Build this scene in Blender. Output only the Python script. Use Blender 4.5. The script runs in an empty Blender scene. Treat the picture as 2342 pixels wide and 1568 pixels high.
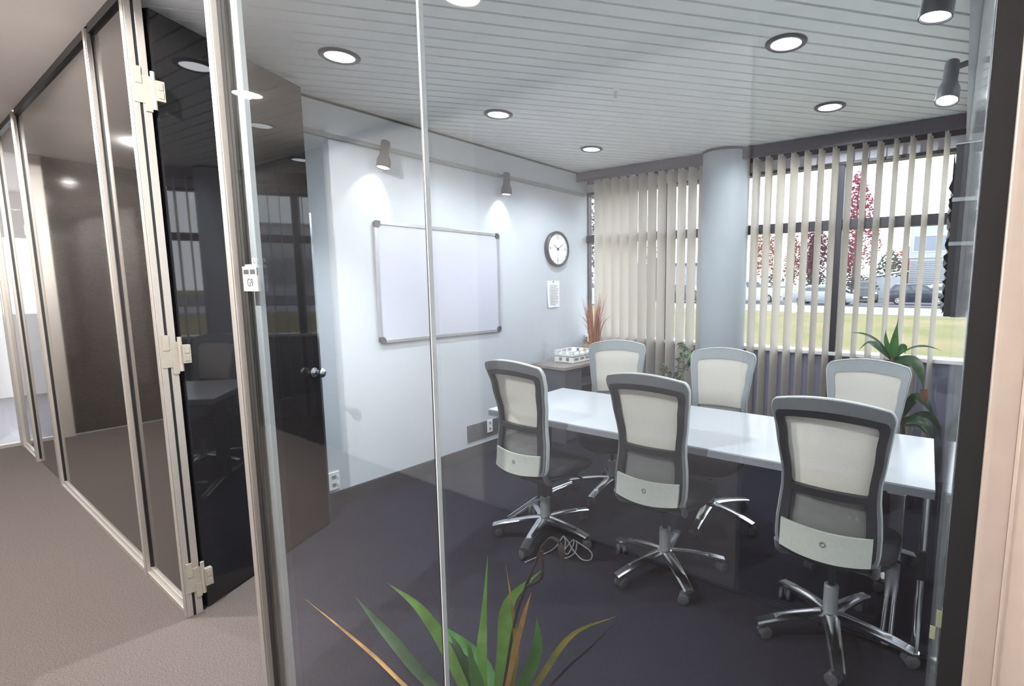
import bpy, math, random
from mathutils import Vector, Matrix
import numpy as np
random.seed(7)
sc = bpy.context.scene
COL = sc.collection
R = math.radians

# ------------------------------------------------------------------ camera
YAW, PITCH, ROLL = R(-34.76585), R(7.08204), R(-0.09305)
EYE = 1.52
fw = Vector((math.sin(YAW)*math.cos(PITCH), math.cos(YAW)*math.cos(PITCH), -math.sin(PITCH)))
rt = Vector((math.cos(YAW), -math.sin(YAW), 0)); dn = fw.cross(rt)
c_, s_ = math.cos(ROLL), math.sin(ROLL)
rt2, dn2 = rt*c_ + dn*s_, -rt*s_ + dn*c_
cam_d = bpy.data.cameras.new('camera'); cam = bpy.data.objects.new('camera', cam_d); COL.objects.link(cam)
m = Matrix.Identity(4)
for i in range(3):
    m[i][0], m[i][1], m[i][2] = rt2[i], -dn2[i], -fw[i]
m[2][3] = EYE
cam.matrix_world = m
cam_d.sensor_fit = 'HORIZONTAL'; cam_d.sensor_width = 36.0
cam_d.lens = 36.0*1167.08/2342
cam_d.shift_x = -(1383.0-1171)/2342
cam_d.shift_y = (792.37-784)/2342
cam_d.clip_start = 0.02; cam_d.clip_end = 500
sc.camera = cam

# ------------------------------------------------------------------ world, exposure, light levels
SKY = 5.2
DOWN_W = 50.0        # room downlights
SPOT_W = 5.5        # track spots
CORR_W = 300.0        # corridor downlights
w = bpy.data.worlds.new('overcast_sky'); sc.world = w; w.use_nodes = True
nt = w.node_tree; bg = nt.nodes['Background']
geo = nt.nodes.new('ShaderNodeTexCoord'); sep = nt.nodes.new('ShaderNodeSeparateXYZ')
rmp = nt.nodes.new('ShaderNodeValToRGB')
nt.links.new(geo.outputs['Generated'], sep.inputs[0]); nt.links.new(sep.outputs['Z'], rmp.inputs[0])
rmp.color_ramp.elements[0].position = 0.0; rmp.color_ramp.elements[0].color = (0.93, 0.94, 1.0, 1)
rmp.color_ramp.elements[1].position = 1.0; rmp.color_ramp.elements[1].color = (0.88, 0.92, 1.0, 1)
nt.links.new(rmp.outputs[0], bg.inputs['Color']); bg.inputs['Strength'].default_value = SKY
sc.view_settings.view_transform = 'Standard'; sc.view_settings.look = 'None'
sc.view_settings.gamma = 1.0; sc.view_settings.use_curve_mapping = False
sc.view_settings.exposure = 0.2
cy = sc.cycles
cy.max_bounces = 14; cy.diffuse_bounces = 6; cy.glossy_bounces = 6; cy.transmission_bounces = 10; cy.transparent_max_bounces = 32
cy.sample_clamp_indirect = 6.0; cy.caustics_reflective = False; cy.caustics_refractive = False
try: cy.use_denoising = True
except Exception: pass

# ------------------------------------------------------------------ materials
def lin(c):
    if isinstance(c, str):
        c = tuple(int(c[i:i+2], 16)/255 for i in (0, 2, 4))
    return tuple((x/12.92 if x <= .04045 else ((x+.055)/1.055)**2.4) for x in c)
def mat(name, col, rough=.5, metal=0., spec=.5, noise=None, bump=None, emit=None, coat=0., trans=None):
    """noise=(scale, amount[, other colour]); bump=(scale, strength)"""
    mm = bpy.data.materials.new(name); mm.use_nodes = True
    t = mm.node_tree; b = t.nodes['Principled BSDF']
    c = lin(col)
    b.inputs['Base Color'].default_value = (*c, 1); b.inputs['Roughness'].default_value = rough
    b.inputs['Metallic'].default_value = metal; b.inputs['Specular IOR Level'].default_value = spec
    if coat: b.inputs['Coat Weight'].default_value = coat; b.inputs['Coat Roughness'].default_value = .05
    tc = t.nodes.new('ShaderNodeTexCoord')
    if noise:
        n = t.nodes.new('ShaderNodeTexNoise'); n.inputs['Scale'].default_value = noise[0]; n.inputs['Detail'].default_value = 5
        t.links.new(tc.outputs['Object'], n.inputs['Vector'])
        r = t.nodes.new('ShaderNodeValToRGB')
        a = noise[1]
        other = lin(noise[2]) if len(noise) > 2 else tuple(x*(1-a) for x in c)
        r.color_ramp.elements[0].position = .32; r.color_ramp.elements[1].position = .68
        r.color_ramp.elements[0].color = (*other, 1)
        r.color_ramp.elements[1].color = (*(tuple(min(1, x*(1+a)) for x in c) if len(noise) < 3 else c), 1)
        t.links.new(n.outputs['Fac'], r.inputs[0]); t.links.new(r.outputs[0], b.inputs['Base Color'])
    if bump:
        n2 = t.nodes.new('ShaderNodeTexNoise'); n2.inputs['Scale'].default_value = bump[0]; n2.inputs['Detail'].default_value = 6
        t.links.new(tc.outputs['Object'], n2.inputs['Vector'])
        bp = t.nodes.new('ShaderNodeBump'); bp.inputs['Strength'].default_value = bump[1]; bp.inputs['Distance'].default_value = .01
        t.links.new(n2.outputs['Fac'], bp.inputs['Height']); t.links.new(bp.outputs[0], b.inputs['Normal'])
    if emit:
        b.inputs['Emission Color'].default_value = (*lin(emit[0]), 1); b.inputs['Emission Strength'].default_value = emit[1]
    if trans:   # (kind, weight): blend with transparent or translucent
        o = t.nodes['Material Output']; mx = t.nodes.new('ShaderNodeMixShader'); mx.inputs[0].default_value = trans[1]
        k = t.nodes.new('ShaderNodeBsdfTranslucent' if trans[0] == 'translucent' else 'ShaderNodeBsdfTransparent')
        k.inputs[0].default_value = (*(c if trans[0] == 'translucent' else (1, 1, 1)), 1)
        t.links.new(b.outputs[0], mx.inputs[1]); t.links.new(k.outputs[0], mx.inputs[2]); t.links.new(mx.outputs[0], o.inputs[0])
    return mm
def glass(name, tint, rough=0.0, ior=1.5):
    mm = bpy.data.materials.new(name); mm.use_nodes = True; t = mm.node_tree
    t.nodes.remove(t.nodes['Principled BSDF']); o = t.nodes['Material Output']
    lw = t.nodes.new('ShaderNodeLayerWeight'); lw.inputs[0].default_value = .5
    pw = t.nodes.new('ShaderNodeMath'); pw.operation = 'POWER'; pw.inputs[1].default_value = 5.0
    f = t.nodes.new('ShaderNodeMath'); f.operation = 'MULTIPLY_ADD'; f.inputs[1].default_value = .96; f.inputs[2].default_value = ((ior-1)/(ior+1))**2
    t.links.new(lw.outputs['Facing'], pw.inputs[0]); t.links.new(pw.outputs[0], f.inputs[0])
    tr = t.nodes.new('ShaderNodeBsdfTransparent'); tr.inputs[0].default_value = (*tint, 1)
    g = t.nodes.new('ShaderNodeBsdfGlossy'); g.inputs['Roughness'].default_value = rough; g.inputs[0].default_value = (1, 1, 1, 1)
    mx = t.nodes.new('ShaderNodeMixShader')
    t.links.new(f.outputs[0], mx.inputs[0]); t.links.new(tr.outputs[0], mx.inputs[1]); t.links.new(g.outputs[0], mx.inputs[2])
    t.links.new(mx.outputs[0], o.inputs[0]); return mm

M = dict(
 wall=mat('white_painted_wall', 'c2c8d0', .75, noise=(3, .015), bump=(250, .03)),
 corr_wall=mat('cream_corridor_wall', 'e6e2df', .8, noise=(3, .015)),
 corr_ceil=mat('corridor_ceiling_paint', 'f0ebe7', .9, noise=(2, .02)),
 slat=mat('white_metal_ceiling_slat', 'f0f2f0', .45, noise=(6, .02)),
 void=mat('dark_ceiling_void', '0d0d0d', .9),
 carpet=mat('charcoal_carpet', '2e2e39', .95, spec=.1, noise=(260, .35), bump=(400, .5)),
 corr_carpet=mat('taupe_corridor_carpet', '5a5350', .95, spec=.1, noise=(180, .28), bump=(400, .5)),
 base=mat('dark_grey_baseboard', '3f4046', .5, noise=(8, .06)),
 alu=mat('brushed_aluminium', 'b2ada7', .32, .55, noise=(40, .02)),
 alu_in=mat('satin_inner_aluminium', 'dcdee0', .45, .2, noise=(40, .02)),
 alu_wide=mat('wide_brushed_aluminium_post', 'cdbfb3', .3, .6, noise=(40, .03)),
 alu_pol=mat('polished_aluminium', 'd6dadd', .12, .95, noise=(40, .03)),
 chrome=mat('chrome', 'ebecf1', .2, 1.),
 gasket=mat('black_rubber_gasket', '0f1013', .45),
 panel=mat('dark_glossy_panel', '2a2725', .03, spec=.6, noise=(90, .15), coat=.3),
 door=mat('dark_glossy_door', '1f1e20', .025, spec=.5, noise=(90, .12)),
 pale_dimmer=mat('light_grey_reflection_dimmer', 'aaa6ac', .6, noise=(20, .03)),  # for an added panel, its tone stands in for reflected light fading rightwards
 grey_dimmer=mat('grey_satin_reflection_dimmer', '6a656b', .5, noise=(20, .05)),  # for an added unseen panel that darkens the reflection at the right
 pale_plate=mat('pale_metal_hinge', 'a39d92', .4, .35, noise=(40, .05)),
 tint_glass=glass('grey_tinted_glass', (.855, .88, .885), 0.0, 1.55),
 win_glass=glass('window_glass', (.93, .95, .95)),
 frame=mat('dark_bronze_window_frame', '22212d', .4, .2, noise=(30, .08)),
 fascia=mat('charcoal_blind_pelmet', '3a3942', .45, .2, noise=(12, .05)),
 sill=mat('white_window_sill', 'f0f0f0', .4, noise=(5, .02)),
 spandrel=mat('grey_blue_spandrel', '85859c', .6, noise=(5, .04)),
 headpanel=mat('pale_head_panel', 'dcdce8', .6, noise=(5, .03)),
 vane=mat('off_white_blind_fabric', 'd6cec5', .8, spec=.2, noise=(300, .04), trans=('translucent', .45)),
 column=mat('pale_column_paint', 'a8b0b7', .6, noise=(4, .02), bump=(120, .04)),
 grey_trim=mat('mid_grey_plastic', '8b8f90', .5, noise=(30, .04)),
 board=mat('whiteboard_enamel', 'c3c6d6', .18, noise=(3, .012), coat=.3),
 board_edge=mat('satin_aluminium_rail', 'c9cacf', .3, .8, noise=(30, .04)),
 dark_plastic=mat('dark_grey_plastic', '34353a', .45, noise=(30, .06)),
 black_plastic=mat('black_plastic', '1c1d20', .4, noise=(30, .08)),
 white_plastic=mat('white_plastic', 'eef0f0', .35, noise=(30, .02)),
 clock_face=mat('clock_face_card', 'eceeee', .5, noise=(20, .01)),
 ink=mat('black_ink', '202226', .7, noise=(20, .05)),
 grey_ink=mat('grey_print', '8f9096', .7, noise=(20, .05)),
 sign_card=mat('pale_sign_card', 'd2cbc3', .7, noise=(20, .015)),
 paper=mat('white_paper', 'f1f1f3', .8, noise=(20, .015)),
 table=mat('white_laminate', 'cacdd4', .22, noise=(4, .01)),
 table_edge=mat('grey_table_edging', '8a8b93', .5, noise=(30, .04)),
 chair_grey=mat('grey_chair_frame', '696c6f', .45, noise=(40, .05)),
 chair_lip=mat('pale_grey_chair_edge', 'd2d4d4', .45, noise=(40, .04)),
 chair_dark=mat('charcoal_chair_frame', '232429', .5, noise=(40, .06)),
 chair_front=mat('pale_grey_chair_front', '93989b', .6, noise=(200, .06)),
 mesh_low=mat('thin_grey_mesh', '9a9a97', .8, spec=.2, noise=(400, .15), trans=('transparent', .58)),
 mesh=mat('pale_woven_mesh', 'e2ddd4', .8, spec=.2, noise=(400, .08), trans=('transparent', .26)),
 lumbar=mat('pale_grey_lumbar_plastic', 'b9bbb4', .5, noise=(60, .04)),
 seat=mat('black_woven_seat', '2a2a2e', .6, noise=(220, .4), bump=(160, .5)),
 caster=mat('smoky_caster_plastic', '55565c', .25, noise=(30, .08)),
 column_grey=mat('grey_gas_column', 'a2a4a6', .4, .3, noise=(30, .05)),
 wood=mat('grey_oak_laminate', '8f8680', .5, noise=(7, .2)),
 desk_dark=mat('slate_grey_desk_panel', '565962', .5, noise=(7, .06)),
 pot_tan=mat('tan_wooden_planter', 'a5876a', .7, noise=(14, .15)),
 reed=mat('rusty_brown_reed', 'a86a45', .7, noise=(12, .3)),
 pot_dark=mat('dark_ceramic_pot', '3c3d42', .35, noise=(10, .1)),
 soil=mat('potting_soil', '2c241d', .95, noise=(60, .4), bump=(80, .6)),
 leaf=mat('deep_green_leaf', '467a3c', .4, noise=(14, .25), trans=('translucent', .15)),
 leaf_dk=mat('dark_green_leaf', '31502f', .4, noise=(14, .25), trans=('translucent', .1)),
 leaf_lt=mat('bright_green_leaf', '6c9648', .45, noise=(20, .2), trans=('translucent', .3)),
 leaf_ol=mat('olive_leaf_browning', '5f6a31', .5, noise=(14, .5, 'a98a4a'), trans=('translucent', .2)),
 leaf_dry=mat('dry_tan_leaf', 'c2955a', .6, noise=(14, .3)),
 leaf_tip=mat('brown_leaf_tip', '8a5f3f', .6, noise=(20, .2)),
 twig=mat('dark_dry_twig', '261d1c', .7, noise=(20, .2)),
 stem=mat('brown_plant_stem', '6b5a44', .7, noise=(20, .2)),
 lamp=mat('lit_lamp_diffuser', 'ffffff', .5, emit=('f4f7ff', 7.)),
 corr_lamp=mat('lit_corridor_lamp', 'ffffff', .5, emit=('fff2dc', 15.)),
 lamp_rim=mat('dark_lamp_rim', '4c4b52', .35, .4, noise=(30, .05)),
 lamp_body=mat('graphite_lamp_body', '2f3135', .45, noise=(30, .05)),
 clear=glass('clear_glassware', (.985, .99, .99), 0.0),
 cable=mat('grey_cable', '9a9a9c', .5, noise=(30, .05)),
 sticker=mat('pale_yellow_label', 'd9d6b0', .6, noise=(20, .03)),
 dark_asphalt=mat('grey_car_park_asphalt', '55545a', .9, noise=(.6, .1)),
 asphalt=mat('pale_asphalt_path', '9a979c', .9, noise=(.6, .06)),
 grass=mat('mown_autumn_lawn', '74764f', .95, spec=.05, noise=(.35, .3, '8f8164')),
 car_blue=mat('dark_blue_car_paint', '1e2338', .25, .1, noise=(3, .04), coat=.6),
 car_silver=mat('silver_car_paint', 'a3a7ae', .3, .3, noise=(3, .03), coat=.4),
 car_white=mat('white_car_paint', 'cccfd2', .3, noise=(3, .02), coat=.4),
 car_black=mat('black_car_paint', '26282d', .25, noise=(3, .05), coat=.5),
 car_glass=mat('car_window_glass', '39414c', .1, spec=.8, noise=(3, .05)),
 tyre=mat('black_tyre', '1d1d1f', .8, noise=(30, .1)),
 hub=mat('alloy_wheel', 'c8cacc', .35, .7, noise=(20, .05)),
 tail=mat('red_tail_lamp', 'c8202c', .3, noise=(20, .05)),
 head=mat('clear_head_lamp', 'e6e9ec', .2, noise=(20, .03)),
 bark=mat('grey_bark', '6a5f57', .9, noise=(9, .3)),
 fol_red=mat('crimson_autumn_foliage', '94404f', .8, noise=(3, .4), trans=('translucent', .25)),
 fol_mar=mat('maroon_autumn_foliage', '6f2d3c', .8, noise=(3, .35), trans=('translucent', .25)),
 fol_ora=mat('orange_autumn_foliage', 'a3603f', .8, noise=(3, .35), trans=('translucent', .25)),
 fol_grn=mat('grey_green_foliage', '575d53', .8, noise=(3, .35), trans=('translucent', .2)),
 fol_dk=mat('dark_green_foliage', '3f463f', .8, noise=(3, .35), trans=('translucent', .2)),
 bld=mat('white_building_cladding', 'bcbec4', .7, noise=(1, .02)),
 bld_corr=mat('grey_corrugated_sheet', 'a2a5ac', .5, noise=(2, .04)),
 bld_glass=mat('far_window_glass', '7d8798', .15, spec=.8, noise=(1, .06)),
)

# ------------------------------------------------------------------ mesh helpers
class MB:
    def __init__(s): s.v = []; s.f = []
    def add(s, vs, fs):
        o = len(s.v); s.v += [tuple(p) for p in vs]; s.f += [tuple(i+o for i in f) for f in fs]; return s
    def box(s, x0, x1, y0, y1, z0, z1, mtx=None):
        p = [(x, y, z) for z in (z0, z1) for y in (y0, y1) for x in (x0, x1)]
        if mtx is not None: p = [mtx @ Vector(q) for q in p]
        return s.add(p, [(0, 2, 3, 1), (4, 5, 7, 6), (0, 1, 5, 4), (2, 6, 7, 3), (0, 4, 6, 2), (1, 3, 7, 5)])
    def prism(s, poly, z0, z1):
        n = len(poly); p = [(x, y, z0) for x, y in poly]+[(x, y, z1) for x, y in poly]
        return s.add(p, [tuple(range(n-1, -1, -1)), tuple(range(n, 2*n))]+[(i, (i+1) % n, n+(i+1) % n, n+i) for i in range(n)])
    def lathe(s, prof, n=20, mtx=None, caps=True):
        p = []; f = []
        for r, z in prof:
            for k in range(n):
                a = 2*math.pi*k/n; q = Vector((r*math.cos(a), r*math.sin(a), z)); p.append(mtx @ q if mtx is not None else q)
        m_ = len(prof)
        for i in range(m_-1):
            for k in range(n): f.append((i*n+k, i*n+(k+1) % n, (i+1)*n+(k+1) % n, (i+1)*n+k))
        if caps: f.append(tuple(range(n-1, -1, -1))); f.append(tuple((m_-1)*n+k for k in range(n)))
        return s.add(p, f)
    def cyl(s, p0, p1, r0, r1=None, n=16):
        r1 = r0 if r1 is None else r1
        return s.tube([p0, p1], [r0, r1], n)
    def tube(s, pts, r, n=10):
        pts = [Vector(p) for p in pts]; rs = r if isinstance(r, (list, tuple)) else [r]*len(pts)
        p = []; f = []; up = None
        for i, c in enumerate(pts):
            d = (pts[min(i+1, len(pts)-1)]-pts[max(i-1, 0)]).normalized()
            if up is None: up = Vector((0, 0, 1)) if abs(d.z) < .9 else Vector((1, 0, 0))
            a = (up - d*up.dot(d)).normalized(); b = d.cross(a); up = a
            for k in range(n):
                t = 2*math.pi*k/n; p.append(c + (a*math.cos(t)+b*math.sin(t))*rs[i])
        for i in range(len(pts)-1):
            for k in range(n): f.append((i*n+k, i*n+(k+1) % n, (i+1)*n+(k+1) % n, (i+1)*n+k))
        f.append(tuple(range(n-1, -1, -1))); f.append(tuple((len(pts)-1)*n+k for k in range(n)))
        return s.add(p, f)
    def grid(s, fn, nu, nv):
        p = [fn(i/nu, j/nv) for j in range(nv+1) for i in range(nu+1)]
        return s.add(p, [(j*(nu+1)+i, j*(nu+1)+i+1, (j+1)*(nu+1)+i+1, (j+1)*(nu+1)+i) for j in range(nv) for i in range(nu)])
    def loft(s, rings, caps=True):
        n = len(rings[0]); p = [q for r in rings for q in r]; f = []
        for i in range(len(rings)-1):
            for k in range(n): f.append((i*n+k, i*n+(k+1) % n, (i+1)*n+(k+1) % n, (i+1)*n+k))
        if caps: f.append(tuple(range(n-1, -1, -1))); f.append(tuple((len(rings)-1)*n+k for k in range(n)))
        return s.add(p, f)
    def mesh(s, name, m_, smooth=None):
        me = bpy.data.meshes.new(name); me.from_pydata(s.v, [], s.f); me.update()
        if smooth is not None:
            me.polygons.foreach_set('use_smooth', [True]*len(me.polygons)); me.set_sharp_from_angle(angle=R(smooth))
        if m_ is not None: me.materials.append(m_)
        return me
    def build(s, name, m_, parent=None, smooth=None, bevel=0, loc=None):
        o = bpy.data.objects.new(name, s.mesh(name, m_, smooth)); COL.objects.link(o)
        if parent: o.parent = parent
        if loc: o.location = loc
        if bevel:
            b = o.modifiers.new('edge', 'BEVEL'); b.width = bevel; b.segments = 2; b.limit_method = 'ANGLE'
        return o
def box(name, m_, x0, x1, y0, y1, z0, z1, parent=None, bevel=0):
    return MB().box(x0, x1, y0, y1, z0, z1).build(name, m_, parent, bevel=bevel)
def tag(o, label=None, cat=None, group=None, kind=None):
    if label: o['label'] = label
    if cat: o['category'] = cat
    if group: o['group'] = group
    if kind: o['kind'] = kind
    return o
def empty(name, loc=(0, 0, 0), rz=0, **k):
    o = bpy.data.objects.new(name, None); COL.objects.link(o); o.location = loc; o.rotation_euler = (0, 0, rz); o.empty_display_size = .1
    return tag(o, **k)
def copy_tree(o, parent=None):
    c = o.copy(); COL.objects.link(c)
    if parent: c.parent = parent
    for ch in list(o.children): copy_tree(ch, c)
    return c
def inst(name, me, parent, loc=(0, 0, 0), rot=(0, 0, 0), scale=(1, 1, 1)):
    o = bpy.data.objects.new(name, me); COL.objects.link(o); o.parent = parent; o.location = loc; o.rotation_euler = rot; o.scale = scale
    return o
def spline(pts, n=6):
    P = [Vector(p) for p in pts]; P = [2*P[0]-P[1]]+P+[2*P[-1]-P[-2]]; out = []
    for i in range(1, len(P)-2):
        for k in range(n):
            t = k/n; a, b, c, d = P[i-1:i+3]
            out.append(.5*((2*b)+(c-a)*t+(2*a-5*b+4*c-d)*t*t+(3*b-a-3*c+d)*t**3))
    out.append(P[-2]); return out
def ribbon(mb, pts, width, face=None, fold=.25, prof=None, n=6, t0=.35):
    """leaf blade along pts; face = direction the blade looks"""
    q = spline(pts, n); L = len(q)
    fc = Vector(face) if face else None; vs = []
    for i, p in enumerate(q):
        t = i/(L-1); d = (q[min(i+1, L-1)]-q[max(i-1, 0)]).normalized()
        f0 = fc if fc is not None else Vector((0, 0, 1))
        sd = d.cross(f0)
        if sd.length < 1e-4: sd = d.cross(Vector((1, 0, 0)))
        sd.normalize(); nn = sd.cross(d).normalized()
        wv = width*(prof(t) if prof else (t0+(1-t0)*math.sin(math.pi*min(1, t*1.1+.05)))*(1-t**3))
        wv = max(wv, .0008)
        vs += [p-sd*wv*.5+nn*wv*fold*.5, p-nn*.0, p+sd*wv*.5+nn*wv*fold*.5]
    fs = []
    for i in range(L-1):
        a = i*3; fs += [(a, a+1, a+4, a+3), (a+1, a+2, a+5, a+4)]
    return mb.add(vs, fs)

# ================================================================== SETTING
XL, XR, YG, YW, HC = -3.412, 0.02, 0.723, 4.56, 2.674
# floors
tag(MB().prism([(XL-.1, .78), (-2.95, .78), (-2.95, .97), (-3.07, 1.17), (-2.98, 1.17), (-1.99, .78), (.25, .78), (.25, YW+.12), (XL-.1, YW+.12)], -.06, 0).build('floor', M['carpet']), 'charcoal carpet floor of the meeting room behind the glass', 'floor', kind='structure')
fl = MB().prism([(-7.2, -1.0), (2.6, -1.0), (2.6, .78), (-1.99, .78), (-2.98, 1.17), (-3.07, 1.17), (-2.95, .97), (-2.95, .78), (-7.2, .78)], -.06, 0)
tag(fl.build('floor.001', M['corr_carpet']), 'taupe carpet floor of the corridor running into the open doorway', 'floor', kind='structure')
# slatted ceiling: dark void with a row of separate diagonal metal slats
ceil_o = tag(box('ceiling', M['void'], XL-.1, .25, .70, YW+.25, HC+.034, HC+.12), 'slatted white metal ceiling of the meeting room with dark joints', 'ceiling', kind='structure')
def clip(poly, inside, inter):
    out = []
    for i, a in enumerate(poly):
        b = poly[(i+1) % len(poly)]
        ia, ib = inside(a), inside(b)
        if ia: out.append(a)
        if ia != ib: out.append(inter(a, b))
    return out
def clip_rect(poly, x0, x1, y0, y1):
    for ax, v, sg in ((0, x0, 1), (0, x1, -1), (1, y0, 1), (1, y1, -1)):
        if not poly: return poly
        poly = clip(poly, lambda p: (p[ax]-v)*sg >= 0, lambda a, b: tuple(a[k]+(b[k]-a[k])*(v-a[ax])/(b[ax]-a[ax]) for k in (0, 1)))
    return poly
A = R(49.0); dx, dy = math.cos(A), math.sin(A); nx, ny = -dy, dx
for k in range(-30, 40):
    s0 = 2.708+.1*k
    c0, c1 = s0+.0085, s0+.0915
    poly = [(nx*c+dx*t, ny*c+dy*t) for c, t in ((c0, -9), (c0, 9), (c1, 9), (c1, -9))]
    poly = clip_rect(poly, XL, XR+.02, .735, YW+.05)
    if len(poly) < 3: continue
    MB().prism(poly, HC, HC+.016).build('slat', M['slat'], ceil_o)
tag(box('ceiling.001', M['corr_ceil'], -7.2, 2.6, -1.0, .70, 2.69, 2.80), 'plain painted ceiling of the corridor', 'ceiling', kind='structure')
# walls
tag(box('wall_left', M['wall'], XL-.12, XL, .76, YW+.02, 0, HC+.02), 'white painted wall carrying the whiteboard and clock', 'wall', kind='structure')
wr = tag(MB().prism([(.012, .758), (.25, .758), (.25, YW+.02), (-.035, YW+.02)], 0, HC+.02).build('wall_right', mat('satin_white_side_wall', 'dfe3e6', .05, spec=.6, noise=(3, .01))), 'glossy white side wall seen edge on at the end of the table', 'wall', kind='structure')
tag(box('wall_corridor', M['corr_wall'], -7.2, 2.6, -1.0, -.9, 0, 2.69), 'cream corridor wall opposite the glass partition', 'wall', kind='structure')
tag(box('wall_end', M['corr_wall'], 2.5, 2.6, -.9, .70, 0, 2.69), 'cream wall closing the corridor', 'wall', kind='structure')
wp_ = tag(empty('wall_panelling', (0, 0, 0)), 'dark panels on the corridor wall opposite the partition, with grey panels added to dim its reflection', 'panelling', kind='structure')
for x0, x1 in ((-7.1, -6.24), (-6.23, -5.37), (-5.36, -4.5), (-2.62, -.82), (-.80, .08)): box('dark_panel' if x0 != -2.62 else 'added_grey_panel', M['panel'] if x0 < -4 else M['grey_dimmer'] if x0 > -1 else M['pale_dimmer'], x0, x1, -.9, -.885, .02, 2.66, wp_)  # last two panels are added to darken the wall's reflection in the glass
bb = MB().box(XL, XL+.014, .80, YW-.02, 0, .098).box(XL, XL+.009, .80, YW-.02, .098, .104)
tag(bb.build('baseboard_left', M['base']), 'dark grey baseboard under the whiteboard wall', 'baseboard', kind='structure')
tag(box('shadow_strip', M['gasket'], XL, XL+.006, .78, YW-.02, HC-.016, HC-.002), 'thin dark strip drawn as the shadow line where the left wall meets the ceiling', 'trim', kind='structure')  # dark strip laid in for the shade under the ceiling edge
# pelmet above the blinds
pm = MB().box(XL+.003, XR-.003, 4.385, 4.405, 2.575, 2.665).box(XL+.003, XR-.003, 4.405, 4.56, 2.655, 2.668).box(XL+.003, XR-.003, 4.381, 4.385, 2.592, 2.598)
tag(pm.build('trim_1', M['fascia']), 'charcoal pelmet running above the window blinds', 'trim', kind='structure')
# ------------------------------------------------ window wall
win = tag(empty('window_1', (0, 0, 0)), 'dark framed window wall with transom, white sill and grey lower panels', 'window', kind='structure')
Y0, Y1 = YW+.02, YW+.09
ZS, ZT0, ZT1, ZH = .955, 1.955, 2.035, 2.462
xs = [XL, -2.452, -.86, XR+.06]
fr = MB().box(XL-.1, XR+.1, Y0-.02, Y1+.02, ZH, ZH+.025)
fr.box(XL-.1, XR+.1, Y0-.02, Y1, ZT0, ZT1)
for x in xs[1:3]: fr.box(x-.032, x+.032, Y0-.03, Y1+.01, ZS, ZH)
fr.box(XL-.05, XL+.012, Y0, Y1, ZS, ZH)
fr.box(XR+.02, XR+.08, Y0, Y1, 0, ZH)
fr.build('frame', M['frame'], win, bevel=.004)
box('head_panel', M['headpanel'], XL-.1, XR+.1, Y0, Y1, ZH+.025, 2.575, win)
MB().box(XL-.1, XR+.1, Y0, Y1+.02, 2.575, HC+.12).build('head', M['frame'], win)
MB().box(XL-.05, XR+.08, Y0-.045, Y1+.08, ZS-.03, ZS).build('sill', M['sill'], win, bevel=.004)
for i in range(3):
    x0, x1 = xs[i]+.03, xs[i+1]-.03
    box('pane', M['win_glass'], x0, x1, Y0+.03, Y0+.036, ZS, ZT0, win)
    box('pane', M['win_glass'], x0, x1, Y0+.03, Y0+.036, ZT1, ZH, win)
    box('lower_panel', M['spandrel'], x0-.02, x1+.02, Y0, Y1, .0, ZS-.03, win)
    MB().box(x1+.012, x1+.048, Y0-.01, Y0, 0, ZS-.03).build('lower_post', M['frame'], win)
# round column
cm = MB().lathe([(.2065, 0), (.2065, 2.652)], 48)
colm = tag(cm.build('column', M['column'], smooth=30, loc=(-1.797, 4.485, 0)), 'round pale grey column standing between the two window blinds', 'column')
colm['kind'] = 'structure'
MB().lathe([(.213, 2.652), (.217, 2.656), (.217, 2.672), (.213, 2.674)], 48).build('collar', M['fascia'], colm, smooth=30)

# ------------------------------------------------ partition: aluminium posts, glass, dark panels
wf = tag(empty('wall_front', (0, 0, 0)), 'aluminium framed partition of clear glass and dark glossy panels along the corridor', 'partition', kind='structure')
def mullion(xl, xr, gl=None, gr=None, ztop=2.672, z0=.0):
    a = MB().box(xl, xr, .690, .712, z0, ztop).box(xl+.004, xr-.004, .686, .690, z0, ztop)
    a.box(xl, xr, .722, .748, z0, ztop)
    p = a.build('mullion', M['alu'], wf, bevel=.0015)
    if gr: box('edge_gasket', M['gasket'], xr, xr+.014, .704, .711, .03, 2.65, p)
    box('seal', M['gasket'], xl+.005, xr-.005, .711, .723, z0, ztop, p)
    return p
strike = mullion(-1.993, -1.953)
box('gasket', M['gasket'], -1.953, -1.924, .7065, .7185, .012, 2.666, strike)
box('inner_cap', M['alu_in'], -1.953, -1.887, .735, .752, .0, 2.672, strike, bevel=.002)
hinge_post = mullion(-2.83, -2.79)
mullion(-3.412, -3.372, gr=1)
mullion(-5.46, -5.40, gr=1)
mullion(-6.40, -6.36, gr=1)
mullion(-7.06, -7.0); mullion(-7.16, -7.11)
# right hand post in front of the camera
rp = MB().box(.034, .062, .690, .748, 0, 2.672).box(.062, .16, .683, .748, 0, 2.672).box(.0605, .064, .681, .690, 0, 2.672).build('mullion', M['alu_wide'], wf, bevel=.002)
box('gasket', M['gasket'], .0095, .034, .702, .722, .0, 2.672, rp)
box('inner_cap', M['alu_pol'], .008, .034, .724, .756, .0, 2.672, rp, bevel=.001)
for z0, z1, x0 in ((1.096, 1.118, .0035), (1.078, 1.095, -.002)):
    box('label_tab', M['sticker'], x0, x0+.006, .7195, .7205, z0, z1, rp)
box('wall_return', M['corr_wall'], .16, 2.5, .69, .76, 0, 2.69, wf)
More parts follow.
